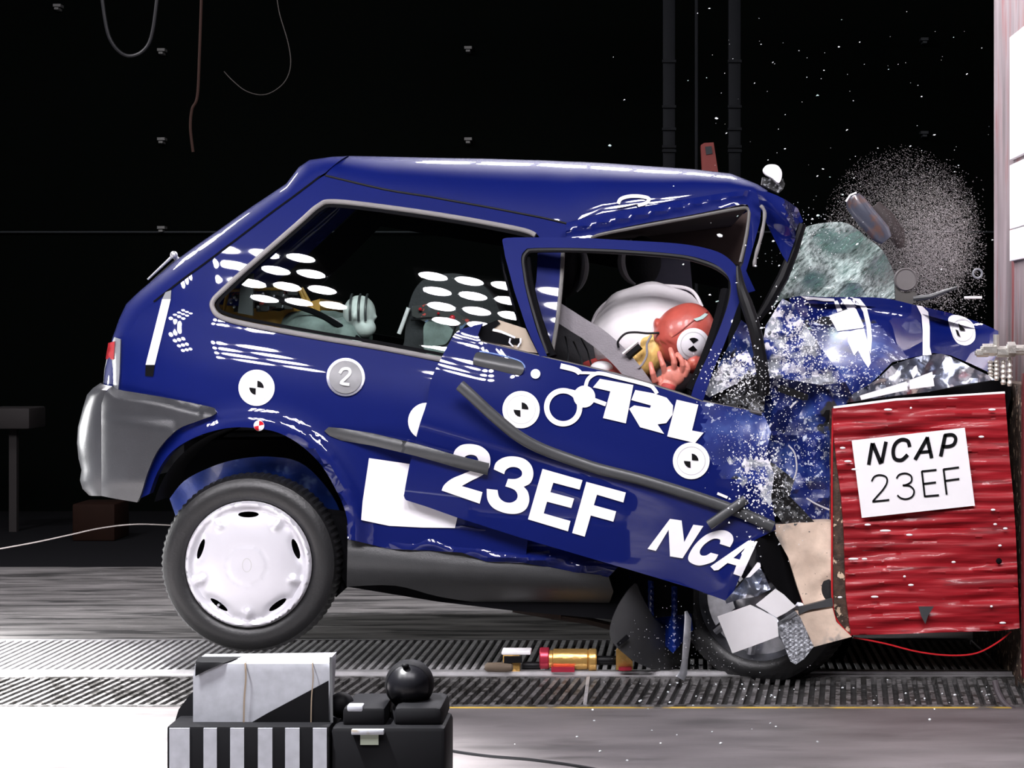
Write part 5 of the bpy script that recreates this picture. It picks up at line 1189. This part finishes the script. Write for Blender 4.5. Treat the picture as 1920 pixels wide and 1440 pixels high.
# plume of fine glass dust
def tri(bm, c, s, ang, el):
    a = Vector((math.cos(ang), 0, math.sin(ang))) * s * el; b = Vector((-math.sin(ang), .3, math.cos(ang))) * s
    n = Vector((0, s * .8, 0)); vs = [bm.verts.new(c + v) for v in (a, -a * .6 + b, -a * .6 - b, n)]
    for t in ((0, 1, 2), (0, 3, 1), (1, 3, 2), (2, 3, 0)): bm.faces.new([vs[q] for q in t])
bm = bmesh.new(); cx, cy = 1690, 430
for i in range(110000):
    r = random.random() ** .5; a = random.uniform(0, 2 * math.pi)
    x = cx + 150 * r * math.cos(a); y = cy + 160 * r * math.sin(a)
    dens = (1 - r ** 3) * (.28 + .72 * sm(-120, 90, .5 * (x - cx) + .9 * (y - cy)))
    if random.random() > dens: continue
    tri(bm, P(x, y, .75 + random.uniform(-.22, .22) * (1 - r * .7)), random.uniform(.0004, .0009), math.radians(-28) + random.gauss(0, .3), random.uniform(1, 2.6))
for i in range(7000):
    x = random.gauss(1765, 42); y = random.gauss(490, 62)
    if x > 1850 or x < 1600: continue
    tri(bm, P(x, y, .70 + random.uniform(-.1, .1)), random.uniform(.0005, .0012) * (1.6 if random.random() < .1 else 1), math.radians(-28) + random.gauss(0, .35), random.uniform(1.2, 3))
solo('glass_dust_cloud', bm, mat('glass_dust', (.27, .25, .25), .7), 'round grey cloud of fine glass dust above the bonnet', 'dust cloud', kind='stuff')
# spray over the crushed wing
bm = bmesh.new()
def spray(n, cx, cy, sx, sy, Y, s0, s1):
    for i in range(n):
        x, y = random.gauss(cx, sx), random.gauss(cy, sy); 
        if x > 1555 and y > 745: continue
        tri(bm, P(x, y, Y + random.uniform(-.03, .02)), random.uniform(s0, s1), random.uniform(0, 6), random.uniform(1, 1.6))
spray(700, 1500, 640, 30, 40, -.09, .001, .003); spray(500, 1375, 700, 26, 22, -.11, .001, .0028); spray(420, 1420, 900, 24, 45, -.14, .0014, .0034); spray(500, 1500, 850, 50, 80, -.10, .0006, .0016)
spray(350, 1580, 700, 50, 25, -.09, .0008, .0022); spray(260, 1385, 820, 45, 40, -.16, .0005, .0012); spray(150, 1440, 740, 30, 30, -.10, .0008, .002); spray(350, 1520, 450, 40, 30, .3, .0005, .0016); spray(250, 1300, 1220, 90, 40, -.06, .0004, .0012)
solo('glass_spray', bm, mat('glass_spray', (.75, .75, .78), .5), 'white spray of glass crumbs over the crushed front wing', 'glass spray', kind='stuff')
# larger flying pieces
FM = thing('flying_mirror', P(1640, 412, .55), 'bluish interior mirror housing tumbling above the bonnet', 'mirror')
bm = bmesh.new(); tube(bm, [P(x, y, .5) for x, y in [(1598, 368), (1604, 380), (1625, 408), (1652, 438), (1662, 450)]], [.024, .034, .036, .034, .022], 14, flat=.5)
add('mirror_shell', bm, mat('smoked_mirror_shell', (.06, .065, .09), .25, .2, .6, specks=[((.12, .07, .06), 20, .5, .15, 0, 0)]), FM)
bm = bmesh.new(); tube(bm, [P(1586, 378, .46), P(1594, 366, .46), P(1606, 361, .46)], .003, 8, flat=.6); add('mirror_edge', bm, M['paper'], FM)
bm = bmesh.new(); tube(bm, [P(1640, 385, .6), P(1660, 410, .6), P(1682, 440, .6), P(1690, 465, .6)], [.02, .03, .028, .012], 12, flat=.5); add('mirror_backing', bm, mat('dark_brown_plastic', (.02, .012, .012), .6), FM)
FD = thing('flying_lens_disc', P(1698, 524, .42), 'round grey disc on a broken stalk flying just above the bonnet', 'disc')
bm = bmesh.new(); lathe(bm, [(0, -.004), (.03, -.004), (.034, -.008), (.037, -.004), (.037, .01), (0, .01)], P(1698, 524, .42), 36); add('disc', bm, mat('dull_grey_disc', (.12, .11, .11), .5), FD)
add('stalk', sheet([(1678, 530), (1690, 548), (1715, 546), (1722, 560), (1700, 580), (1688, 585), (1680, 570)], pxmap(.425), step=8, thick=.02), mat('dull_stalk', (.07, .065, .06), .6), FD)
bm = bmesh.new(); tube(bm, [P(1712, 560, .43), P(1745, 556, .43), P(1775, 545, .43), P(1795, 538, .43)], [.009, .008, .006, .003], 8); add('broken_arm', bm, M['strip'], FD)
bm = bmesh.new(); c = P(1833, 513, .1); q = [c + Vector((.0135 * math.cos(a), 0, .0135 * math.sin(a))) for a in [2 * math.pi * k / 24 for k in range(25)]]; tube(bm, q, .0035, 8, cap=False); solo('flying_washer', bm, M['tin'], 'small grey ring flying left of the barrier wall', 'ring')
bm = bmesh.new(); tube(bm, [P(1808, 558, .0), P(1841, 558, .0)], .0038, 8); solo('flying_bar', bm, M['paper'], 'small white bar flying above the bonnet tip', 'bar')
MR = thing('wing_mirror', P(1450, 355, .2), 'white-capped door mirror thrown up beside the roof corner', 'mirror')
bm = sheet(cr([(1431, 318), (1437, 310), (1448, 308), (1459, 311), (1466, 322), (1465, 336), (1459, 343), (1448, 334), (1436, 327)], 3, True), pxmap(lambda x, y: .20 - .012 * math.cos((x - 1449) / 12)), step=5, thick=.03); add('mirror_cap', bm, M['paper'], MR)
bm = sheet([(1430, 332), (1445, 335), (1458, 345), (1468, 335), (1472, 345), (1468, 355), (1460, 362), (1440, 352), (1428, 346)], pxmap(.225), step=6, thick=.04); add('mirror_housing', bm, M['glitter_black'], MR)
bpy.context.view_layer.update()
